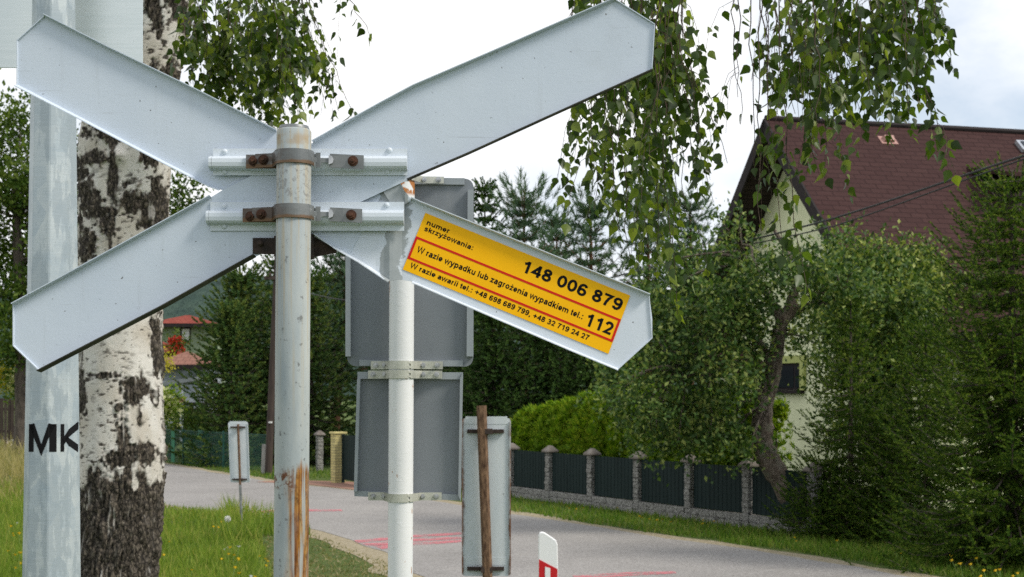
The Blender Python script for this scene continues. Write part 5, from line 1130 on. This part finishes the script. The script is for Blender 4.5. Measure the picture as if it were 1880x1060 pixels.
# overhead cable
cpath = smooth_line([P(506, 520, 36.4), P(640, 552, 32.5), P(900, 549, 29), P(1120, 510, 26), P(1290, 463, 22), P(1530, 401, 18), P(1880, 286, 14), P(2150, 208, 12)], 8)
mb = MB(); mb.tube(cpath, .013, 5); o = mb.build('overhead_cable', M['cable']); tag(o, 'upper thick black overhead cable crossing the house roof', 'cable')
mb = MB(); mb.tube([p + Vector((0, .02, -.10 * min(1, max(0, (24 - p.y) / 6)) if p.y > 18 else -.10 + .10 * (18 - p.y) / 6 if p.y > 12 else 0)) for p in cpath[:-6]], .009, 5); o = mb.build('overhead_cable', M['cable']); tag(o, 'lower thin overhead cable just under the thick one', 'cable')

# ================================================================== house
HP = P(1405, 220, 28); hr = Vector((.965, .262, 0)).normalized(); hn = Vector((hr.y, -hr.x, 0))     # ridge direction, towards the camera
pitch = R(43); half = 4.7; Lr = 11.0; zr = HP.z; tp_ = math.tan(pitch)
h0 = Vector((HP.x, HP.y, 0)); house = empty('house', tuple(h0 + hr * 4), 'lime green rendered house with a steep brown shingle roof', 'house')
over = .75
wall0 = h0 + hr * over; wh = half - .55
ze = zr - half * tp_; zw = zr - wh * tp_ - .16
g = lambda s_, t_, z: wall0 + hr * s_ - hn * (-t_) + Vector((0, 0, z))
WL = Lr - 2 * over
mb = MB(); prof = [(-wh, 0), (wh, 0), (wh, zw), (0, zr - .16), (-wh, zw)]
mb.prism([g(0, t_, z) for t_, z in prof], hr * WL); mb.build('wall', M['render'], house)
for sgn in (1, -1):
    sl = half / math.cos(pitch); dn = (hn * sgn * math.cos(pitch) + Vector((0, 0, -math.sin(pitch)))); nrm = hr.cross(dn) * (1 if hr.cross(dn).z > 0 else -1)
    Mx = Matrix(((hr.x, dn.x, nrm.x, h0.x), (hr.y, dn.y, nrm.y, h0.y), (hr.z, dn.z, nrm.z, zr), (0, 0, 0, 1)))
    mb = MB(); mb.box((Lr / 2, sl / 2, -.02), (Lr, sl - .002, .05)); rf = mb.build('roof', M['shingle'], house, matrix=Mx)
    mb = MB(); mb.box((Lr / 2, sl / 2, -.08), (Lr - .08, sl - .02, .06)); mb.build('soffit', M['soffit'], house, matrix=Mx)
    mb = MB(); mb.box((-.02, sl / 2 + .02, -.10), (.04, sl + .04, .24)); mb.build('bargeboard', M['fascia'], house, matrix=Mx)
    mb = MB(); mb.box((Lr / 2, sl + .03, -.08), (Lr, .05, .2)); mb.build('gutter_board', M['fascia'], house, matrix=Mx)
    if sgn == 1:
        def onroof(u, v):      # intersection of the pixel ray with this roof plane
            d = P(u, v, 1) - Vector((0, 0, EYE)); o_ = Vector((0, 0, EYE)); k_ = (Vector((h0.x, h0.y, zr)) - o_).dot(nrm) / d.dot(nrm); q = o_ + d * k_ - Vector((h0.x, h0.y, zr)); return q.dot(hr), q.dot(dn)
        a, b = onroof(1630, 259); mb = MB(); mb.prism([(a - .12, b - .07, .03), (a + .12, b - .07, .03), (a + .10, b - .04, .11), (a - .10, b - .04, .11)], (0, .12, -.03)); mb.box((a, b, .012), (.36, .26, .015)); mb.build('roof_vent', M['vent'], house, matrix=Mx)
        a, b = onroof(1878, 270); mb = MB(); mb.box((a + .2, b + .06, .05), (.7, .34, .08)); sk = mb.build('skylight', M['skylight'], house, matrix=Mx); mb = MB(); mb.box((a + .2, b + .06, .095), (.56, .24, .01)); mb.build('pane', M['glass'], house, matrix=Mx)
        # dormer low on the roof
        a, b = onroof(1890, 400); c = h0 + hr * (a + .55) + Vector((0, 0, zr)) + dn * b
        mb = MB(); fr = .85
        def q(x, y, z): return c + hr * x + hn * y + Vector((0, 0, z))
        mb.prism([q(-1.0, .2, -.5), q(1.0, .2, -.5), q(1.0, .2, .75), q(-1.0, .2, .75)], -hn * 1.4); dm = mb.build('dormer', M['soffit'], house)
        mb = MB(); mb.prism([q(-1.15, .35, .72), q(1.15, .35, .72), q(1.15, -1.6, 1.12), q(-1.15, -1.6, 1.12)], (0, 0, .08)); mb.build('dormer_roof', M['shingle'], dm)
        mb = MB(); mb.prism([q(-.6, .215, -.2), q(.6, .215, -.2), q(.6, .215, .55), q(-.6, .215, .55)], hn * .02); mb.build('dormer_window', M['glass'], dm)
mb = MB(); mb.tube([h0 + Vector((0, 0, zr + .03)), h0 + hr * Lr + Vector((0, 0, zr + .03))], .06, 8); mb.build('ridge', M['fascia'], house)
# gable-wall window: find the point of the wall plane behind a pixel
def onwall(u, v):
    d = P(u, v, 1) - Vector((0, 0, EYE)); o_ = Vector((0, 0, EYE)); k_ = (wall0 - o_).dot(hr) / d.dot(hr); return o_ + d * k_
c = onwall(1447, 692); uy = hn
def wq(a, z, out): return c + uy * a + Vector((0, 0, z)) - hr * out
ww, wz = .62, .27
mb = MB(); mb.prism([wq(-ww, -wz, .004), wq(ww, -wz, .004), wq(ww, wz, .004), wq(-ww, wz, .004)], -hr * .02); wi = mb.build('window', M['fascia'], house)
mb = MB()
for a0, a1, b0, b1 in ((-ww - .2, ww + .2, wz, wz + .15), (ww, ww + .18, -wz, wz), (-ww - .18, -ww, -wz, wz)): mb.prism([wq(a0, b0, .004), wq(a1, b0, .004), wq(a1, b1, .004), wq(a0, b1, .004)], -hr * .06)
mb.build('trim', M['trim'], wi)
mb = MB(); mb.prism([wq(-ww + .06, -wz + .05, .026), wq(.3, -wz + .05, .026), wq(.3, wz - .05, .026), wq(-ww + .06, wz - .05, .026)], -hr * .006); mb.prism([wq(.38, -wz + .05, .026), wq(ww - .06, -wz + .05, .026), wq(ww - .06, wz - .05, .026), wq(.38, wz - .05, .026)], -hr * .006); mb.build('pane', M['glass'], wi)
mb = MB(); mb.prism([wq(-ww - .1, -wz - .07, .004), wq(ww + .1, -wz - .07, .004), wq(ww + .1, -wz - .005, .004), wq(-ww - .1, -wz - .005, .004)], -hr * .12); mb.build('sill', M['fascia'], wi)
# lean-to roof against the gable
A = onwall(1330, 600); B = onwall(1420, 690)
mb = MB(); c1 = onwall(1345, 610); c2 = onwall(1415, 690); o1 = c1 - hr * 1.5; o2 = c2 - hr * 1.5
mb.prism([c1, c2, o2, o1], (0, 0, .12)); mb.build('lean_to_roof', M['shingle'], house)
mb = MB(); 
for t_ in (.2, .9): q_ = c1.lerp(c2, t_) - hr * 1.2; mb.tube([Vector((q_.x, q_.y, 0)), q_], .06, 6)
mb.build('lean_to_post', M['dark_wood'], house)

# ================================================================== distant houses and gardens on the left
def small_house(name, u, v_ground, Y, w_, d_, hw_, hr_, wall, roof, label, rot=0.0, hip=True):
    c = P(u, 720, Y); t = empty(name, (c.x, Y, 0), label, 'house', 'distant houses beyond the green fence')
    z0 = 0; mb = MB(); mb.prism([(c.x - w_ / 2, Y - d_ / 2, 0), (c.x + w_ / 2, Y - d_ / 2, 0), (c.x + w_ / 2, Y - d_ / 2, hw_), (c.x - w_ / 2, Y - d_ / 2, hw_)], (0, d_, 0)); mb.build('wall', M[wall], t)
    e = .45; a, b = w_ / 2 + e, d_ / 2 + e; r0 = max(.0, w_ / 2 - d_ / 2) if hip else w_ / 2 + e
    mb = MB(); mb.add([(c.x - a, Y - b, hw_), (c.x + a, Y - b, hw_), (c.x + a, Y + b, hw_), (c.x - a, Y + b, hw_), (c.x - r0, Y, hr_), (c.x + r0, Y, hr_)], [[0, 1, 5, 4], [1, 2, 5], [2, 3, 4, 5], [3, 0, 4], [3, 2, 1, 0]]); rf = mb.build('roof', M[roof], t)
    mb = MB(); mb.box((c.x, Y - b - .03, hw_ - .02), (2 * a, .05, .18)); mb.build('eaves_board', M['fascia'], rf)
    return t, c
Ya = 72; zt = EYE + (720 - 588) / F * Ya; zb_ = EYE + (720 - 600) / F * Ya
t, c = small_house('house', 345, 0, Ya, 3.2, 3.0, zb_, zt + .25, 'pale_green_wall', 'red_tile', 'distant pale green house with a low red roof')
mb = MB(); wz0 = EYE + (720 - 622) / F * Ya; mb.box((P(353, 0, Ya).x, Ya - 1.53, wz0 + .15), (.5, .06, .7)); wi = mb.build('window', M['fascia'], t); mb = MB(); mb.box((P(354, 0, Ya).x, Ya - 1.575, wz0 + .15), (.36, .03, .55)); mb.build('pane', M['white_wall'], wi)
Yb = 62; zt = EYE + (720 - 645) / F * Yb; zb_ = EYE + (720 - 674) / F * Yb
t, c = small_house('house', 345, 0, Yb, 2.4, 2.4, zb_, zt, 'grey_wall', 'brown_tile', 'distant blue grey house with a brown tiled roof')
mb = MB(); mb.lathe(P(345, 684, Yb - 1.5), [(.02, .1), (.22, .02), (.34, -.06), (.35, -.07)], 18, 'y'); mb.build('satellite_dish', M['grey_back'], t)
Yc = 66; zt = EYE + (720 - 628) / F * Yc; zb_ = EYE + (720 - 652) / F * Yc
small_house('house', 292, 0, Yc, 1.6, 2.4, zb_, zt + .1, 'white_wall', 'red_tile', 'distant white house end with a red roof beside the birch')
# carport
Yk = 56; ct = empty('carport', (P(318, 0, Yk).x, Yk, 0), 'open grey carport in front of the blue grey house', 'carport')
zk = lambda v: EYE + (720 - v) / F * Yk
mb = MB(); mb.prism([P(280, 704, Yk), P(360, 692, Yk), P(360, 699, Yk), P(280, 712, Yk)], (0, 3, 0)); mb.build('roof', M['grey_back'], ct)
for u in (332, 300):
    mb = MB(); x = P(u, 0, Yk).x; mb.box((x, Yk + .1, zk(700) / 2), (.12, .12, zk(700) - .0)); mb.build('post', M['grey_wall'], ct)
mb = MB(); mb.box((P(332, 0, Yk).x, Yk - .1, zk(735)), (.36, .25, .2)); mb.build('flower_box', M['redgravel'], ct)
mb = MB(); mb.box((P(335, 0, Yk).x, Yk + .9, zk(742)), (1.3, 1.6, .12)); mb.build('terrace', M['fascia'], ct)
mb = MB(); mb.box((P(338, 0, Yk).x, Yk + 1.2, zk(750) / 2), (1.15, 1.0, zk(752))); mb.build('dark_wall', M['dark_wood'], ct)
def bush(name, cu, cv, Y, rpx, m, label, cat='shrub', size=.12, flowers=None, squash=1, n=2600, fsize=.1, group=None):
    c = P(cu, cv, Y); r = rpx / F * Y; t = empty(name, (c.x, Y, 0), label, cat, group)
    C = Cloud(); cls = [((c.x + random.uniform(-.5, .5) * r, Y + random.uniform(-.4, .4) * r, max(c.z + random.uniform(-.5, .4) * r * squash, r * .3)), r * .62) for _ in range(6)]
    clump_leaves(C, cls, n, size); C.build('foliage', M[m], t)
    mb = MB(); mb.tube([Vector((c.x, Y, 0)), Vector(cls[0][0])], [.05, .02], 6); mb.build('stem', M['bark'], t)
    if flowers:
        C = Cloud(); k = 34; d = unit(rng.normal(size=(k, 3)) + np.array([[0, -.9, .3]])); ctr = np.array([c.x, Y, c.z])[None]; p = ctr + d * r * rng.uniform(.75, 1.05, (k, 1))
        for _ in range(5): C.add(T_LEAF, p + rng.normal(size=(k, 3)) * fsize * .4, frames(rng.normal(size=(k, 3)) + np.array([[0, -.5, .5]])), fsize * 1.3)
        C.build('flowers', M[flowers], t)
    return t
bush('hydrangea', 300, 752, 46, 30, 'thuja', 'pale green hydrangea in bloom beside the birch trunk', flowers='cream_flower', fsize=.2)
bush('flowering_shrub', 325, 634, 64, 15, 'oak_leaf', 'red flowering shrub below the distant red roof', flowers='red_flower', fsize=.13)
bush('yellow_shrub', 297, 668, 58, 14, 'yellow_leaf', 'yellow leaved shrub beside the brown tiled roof')
bush('yellow_shrub', 10, 695, 48, 26, 'yellow_leaf', 'yellow leaved shrub left of the lamp mast', n=2000)
bush('hydrangea', 38, 712, 47, 24, 'thuja', 'cream flowering shrub touching the left edge of the lamp mast', flowers='cream_flower', fsize=.2)
for (u, v, r) in ((440, 800, 34), (400, 780, 30), (350, 782, 26), (470, 790, 30), (310, 800, 22), (540, 800, 34), (250, 790, 30), (180, 780, 34)):
    lb = {440: 'low dark shrub behind the small white marker', 400: 'low dark shrub left of the small white marker', 350: 'low shrub under the carport', 470: 'low dark shrub left of the utility pole', 310: 'low green shrub under the hydrangea', 540: 'dark shrub behind the steel post', 250: 'green shrub hidden by the birch trunk', 180: 'green shrub hidden by the lamp mast'}[u]
    bush('garden_shrub', u, v, 43 + random.uniform(-.5, 1.5), r, 'larch' if u in (440, 470, 540) else 'oak_leaf', lb, n=2200, group='shrubs behind the mesh fence', squash=.7)
# brown boundary fence and guard rail far left
bf = V2(G(-60, 800)); Yf_ = 58; t = empty('board_fence', (P(0, 0, Yf_).x, Yf_, 0), 'old brown wooden fence below the shrubs at the far left', 'fence')
mb = MB()
for i in range(40):
    x = P(-120 + 6.5 * i, 0, Yf_).x; mb.box((x, Yf_ + random.uniform(0, .03), .85 + random.uniform(-.05, .05)), (.125, .03, 1.7 + random.uniform(-.1, .1)))
mb.build('boards', M['dark_wood'], t)
mb = MB()
for z in (.4, 1.3): mb.box((P(10, 0, Yf_).x, Yf_ + .06, z), (5.4, .05, .1))
mb.build('rails', M['dark_wood'], t)
Yg = 53; t = empty('guard_rail', (P(60, 0, Yg).x, Yg, 0), 'short grey guard rail beside the far road', 'guard rail'); zg = EYE + (720 - 772) / F * Yg
mb = MB(); mb.prism([P(30, 768, Yg), P(120, 768, Yg), P(120, 777, Yg), P(30, 777, Yg)], (0, .1, 0)); mb.build('beam', M['grey_edge'], t)
for u in (38, 70, 105):
    mb = MB(); x = P(u, 0, Yg).x; mb.box((x, Yg + .14, zg / 2), (.1, .08, zg)); mb.build('post', M['grey_edge'], t)

# ================================================================== grass and flowers
def edge_x(Lp, Y):
    ys = np.array([p.y for p in Lp]); xs = np.array([p.x for p in Lp]); return np.interp(Y, ys, xs)
def blades(name, n, Y0, Y1, inside, hgt, wid, m, label, power=1.0, tmpl=T_BLADE, lean=.35):
    u = rng.uniform(0, 1, n); Y = 1 / (1 / Y0 + u * (1 / Y1 - 1 / Y0)); X = rng.uniform(-.40, .40, n) * Y
    k = inside(X, Y); X, Y = X[k], Y[k]; n = len(X)
    pat = fbm(X * .9, Y * .9, 0, 4, 3)
    h = hgt(X, Y) * rng.uniform(.5, 1.25, n) * (.55 + .9 * pat)
    d = np.stack([rng.normal(0, lean, n), rng.normal(0, lean, n), np.ones(n)], 1)
    sc_ = np.stack([wid * rng.uniform(.7, 1.3, n) * (.5 + Y / 26), h, h], 1)
    C = Cloud(); C.add(tmpl, np.stack([X, Y, np.full(n, -.005)], 1), frames(d), sc_); o = C.build(name, M[m]); tag(o, label, 'grass', kind='stuff'); return o
mow = lambda X, Y: (940 + X / Y * F > 490 + (1060 - (720 + 2 * F / Y)) * -.18 + 24 * (fbm(X * 2, Y * 2, 0, 2, 8) - .5)) & (720 + 2 * F / Y > 985)
left_in = lambda X, Y: (X < edge_x(LE, Y) - .12 - .25 * fbm(X * 1.5, Y * 1.5, 1, 3, 4))
def tallh(X, Y):
    u = 940 + X / Y * F; v = 720 + 2 * F / Y; h = np.full(len(X), .17)
    h = np.where((u > 410) & (u < 510) & (v < 1000), .34, h); h = np.where(u < 120, .26, h); h = np.where((v < 945) & (u > 250), .12, h); return h
blades('tall_grass', 160000, 12.3, 29, lambda X, Y: left_in(X, Y) & ~mow(X, Y), tallh, .011, 'grass', 'lush green roadside grass around the birch')
blades('mown_grass', 60000, 12.3, 22, lambda X, Y: left_in(X, Y) & mow(X, Y), lambda X, Y: np.full(len(X), .055), .014, 'mown', 'flattened cut dry grass beside the steel post', lean=1.3)
blades('dry_grass', 26000, 25, 52, lambda X, Y: left_in(X, Y) & (940 + X / Y * F < 140), lambda X, Y: np.where(Y > 30, .6, .3), .014, 'dry', 'tall straw coloured grass at the far left roadside')
fence_x = lambda Y: FA.x + (Y - FA.y) / (FB.y - FA.y) * (FB.x - FA.x)
blades('verge_grass', 190000, 12.5, 46, lambda X, Y: (X > edge_x(RE, Y) + .26 + .6 * (fbm(X * 1.2, Y * 1.2, 2, 3, 5) - .35)) & (X < np.maximum(fence_x(Y) + .1, edge_x(RE, Y) + 1.6)) & ~((940 + X / Y * F > 480) & (940 + X / Y * F < 770) & (720 + 2 * F / Y < 913) & (720 + 2 * F / Y > 880)), lambda X, Y: np.full(len(X), .10), .013, 'verge', 'short green grass between the road and the fence')

def make_flower(m, r_, hgt, name, label, group):
    t = empty(name, (0, 0, 0), label, 'flower', group)
    mb = MB(); mb.tube([(0, 0, 0), (.01, 0, hgt * .5), (.015, .005, hgt)], [.004, .003, .003], 4); mb.build('stem', M['stem'], t)
    mb = MB(); c = Vector((.015, .005, hgt)); k = 9; vs = [c + Vector((0, 0, .004))]
    for i in range(2 * k):
        a = math.pi * i / k; q = r_ * (1 if i % 2 == 0 else .72); vs.append(c + Vector((math.cos(a) * q, math.sin(a) * q, .010 if i % 2 == 0 else .006)))
    vs.append(c + Vector((0, 0, -.012))); n = len(vs)
    mb.add(vs, [[0, 1 + i, 1 + (i + 1) % (2 * k)] for i in range(2 * k)] + [[n - 1, 1 + (i + 1) % (2 * k), 1 + i] for i in range(2 * k)]); mb.build('flower_head', M[m], t); return t
def plant(proto, first, spots, labels=None):
    for i, (u, v, dz) in enumerate(spots):
        g_ = G(u, v, dz); 
        if first[0]: o = proto; first[0] = False; kids = list(o.children)
        else:
            o = proto.copy(); COL.objects.link(o); kids = []
            for ch in proto.children: c2 = ch.copy(); COL.objects.link(c2); c2.parent = o; kids.append(c2)
        o.location = (g_.x, g_.y, 0); o.rotation_euler = (random.uniform(-.9, -.1), random.uniform(-.2, .2), random.uniform(-.6, .6)); s_ = random.uniform(.8, 1.2)
        o.scale = (s_, s_, s_ * dz / .2 if dz else s_)
yl_ = make_flower('flower_yellow', .021, .2, 'dandelion', 'small yellow dandelion flower in the left roadside grass', 'yellow flowers in the left grass')
plant(yl_, [True], [(16, 972, .25), (36, 985, .25), (28, 982, .22), (6, 1005, .25), (12, 1036, .25), (30, 1021, .25), (20, 1017, .25), (8, 1030, .25), (26, 1024, .22), (33, 1018, .25), (3, 968, .25), (40, 1040, .2), (388, 960, .25), (400, 957, .2), (391, 965, .2), (310, 990, .2), (302, 1011, .2), (410, 1020, .2), (417, 1018, .2), (422, 1021, .2), (426, 1018, .18), (418, 1009, .2), (427, 1022, .2), (475, 1033, .15), (480, 1027, .15), (484, 1025, .15), (476, 1021, .15), (422, 1040, .2), (440, 1056, .2), (448, 1054, .2), (350, 1040, .2), (352, 940, .1)])
ye2 = make_flower('flower_yellow', .021, .2, 'hawkweed', 'small yellow flower on the verge grass along the fence', 'yellow flowers on the right verge')
plant(ye2, [True], [(995, 922, .1), (1041, 931, .1), (1044, 935, .1), (1062, 932, .1), (1071, 934, .1), (1131, 934, .1), (1172, 948, .1), (1180, 951, .1), (1190, 952, .1), (1204, 953, .1), (1214, 955, .1), (1235, 958, .1), (1291, 953, .12), (1296, 958, .12), (1312, 954, .12), (1455, 985, .1), (1466, 988, .1), (1540, 990, .1), (1650, 1012, .15), (1655, 1018, .15), (1743, 1015, .2), (1760, 1023, .2), (1790, 1030, .2), (1770, 1040, .2), (1812, 1040, .2), (1840, 1046, .2), (1846, 1041, .2), (1860, 1050, .2), (1800, 1022, .2), (1872, 1046, .2), (1820, 1052, .2), (1705, 1012, .12)])
wf = make_flower('flower_white', .021, .2, 'daisy', 'small white daisy near the steel post in the left grass', 'white flowers in the left grass')
plant(wf, [True], [(412, 998, .2), (417, 1003, .2), (433, 1010, .2), (447, 1056, .2), (23, 950, .25)])
def dandelion_clock():
    g_ = G(418, 953, .30); t = empty('dandelion_clock', (g_.x, g_.y, 0), 'fluffy white dandelion seed head above the grass edge', 'flower')
    mb = MB(); mb.tube([(g_.x, g_.y, 0), (g_.x, g_.y, .30)], .004, 5); mb.build('stem', M['stem'], t)
    k = 260; d = unit(rng.normal(size=(k, 3))); C = Cloud(); C.add(([(-.06, 0, 0), (.06, 0, 0), (.03, 1, 0), (-.03, 1, 0)], [(0, 1, 2, 3)]), np.array([[g_.x, g_.y, .30]]) + d * .006, frames(d), .04); C.build('seed_head', M['flower_white'], t)
dandelion_clock()
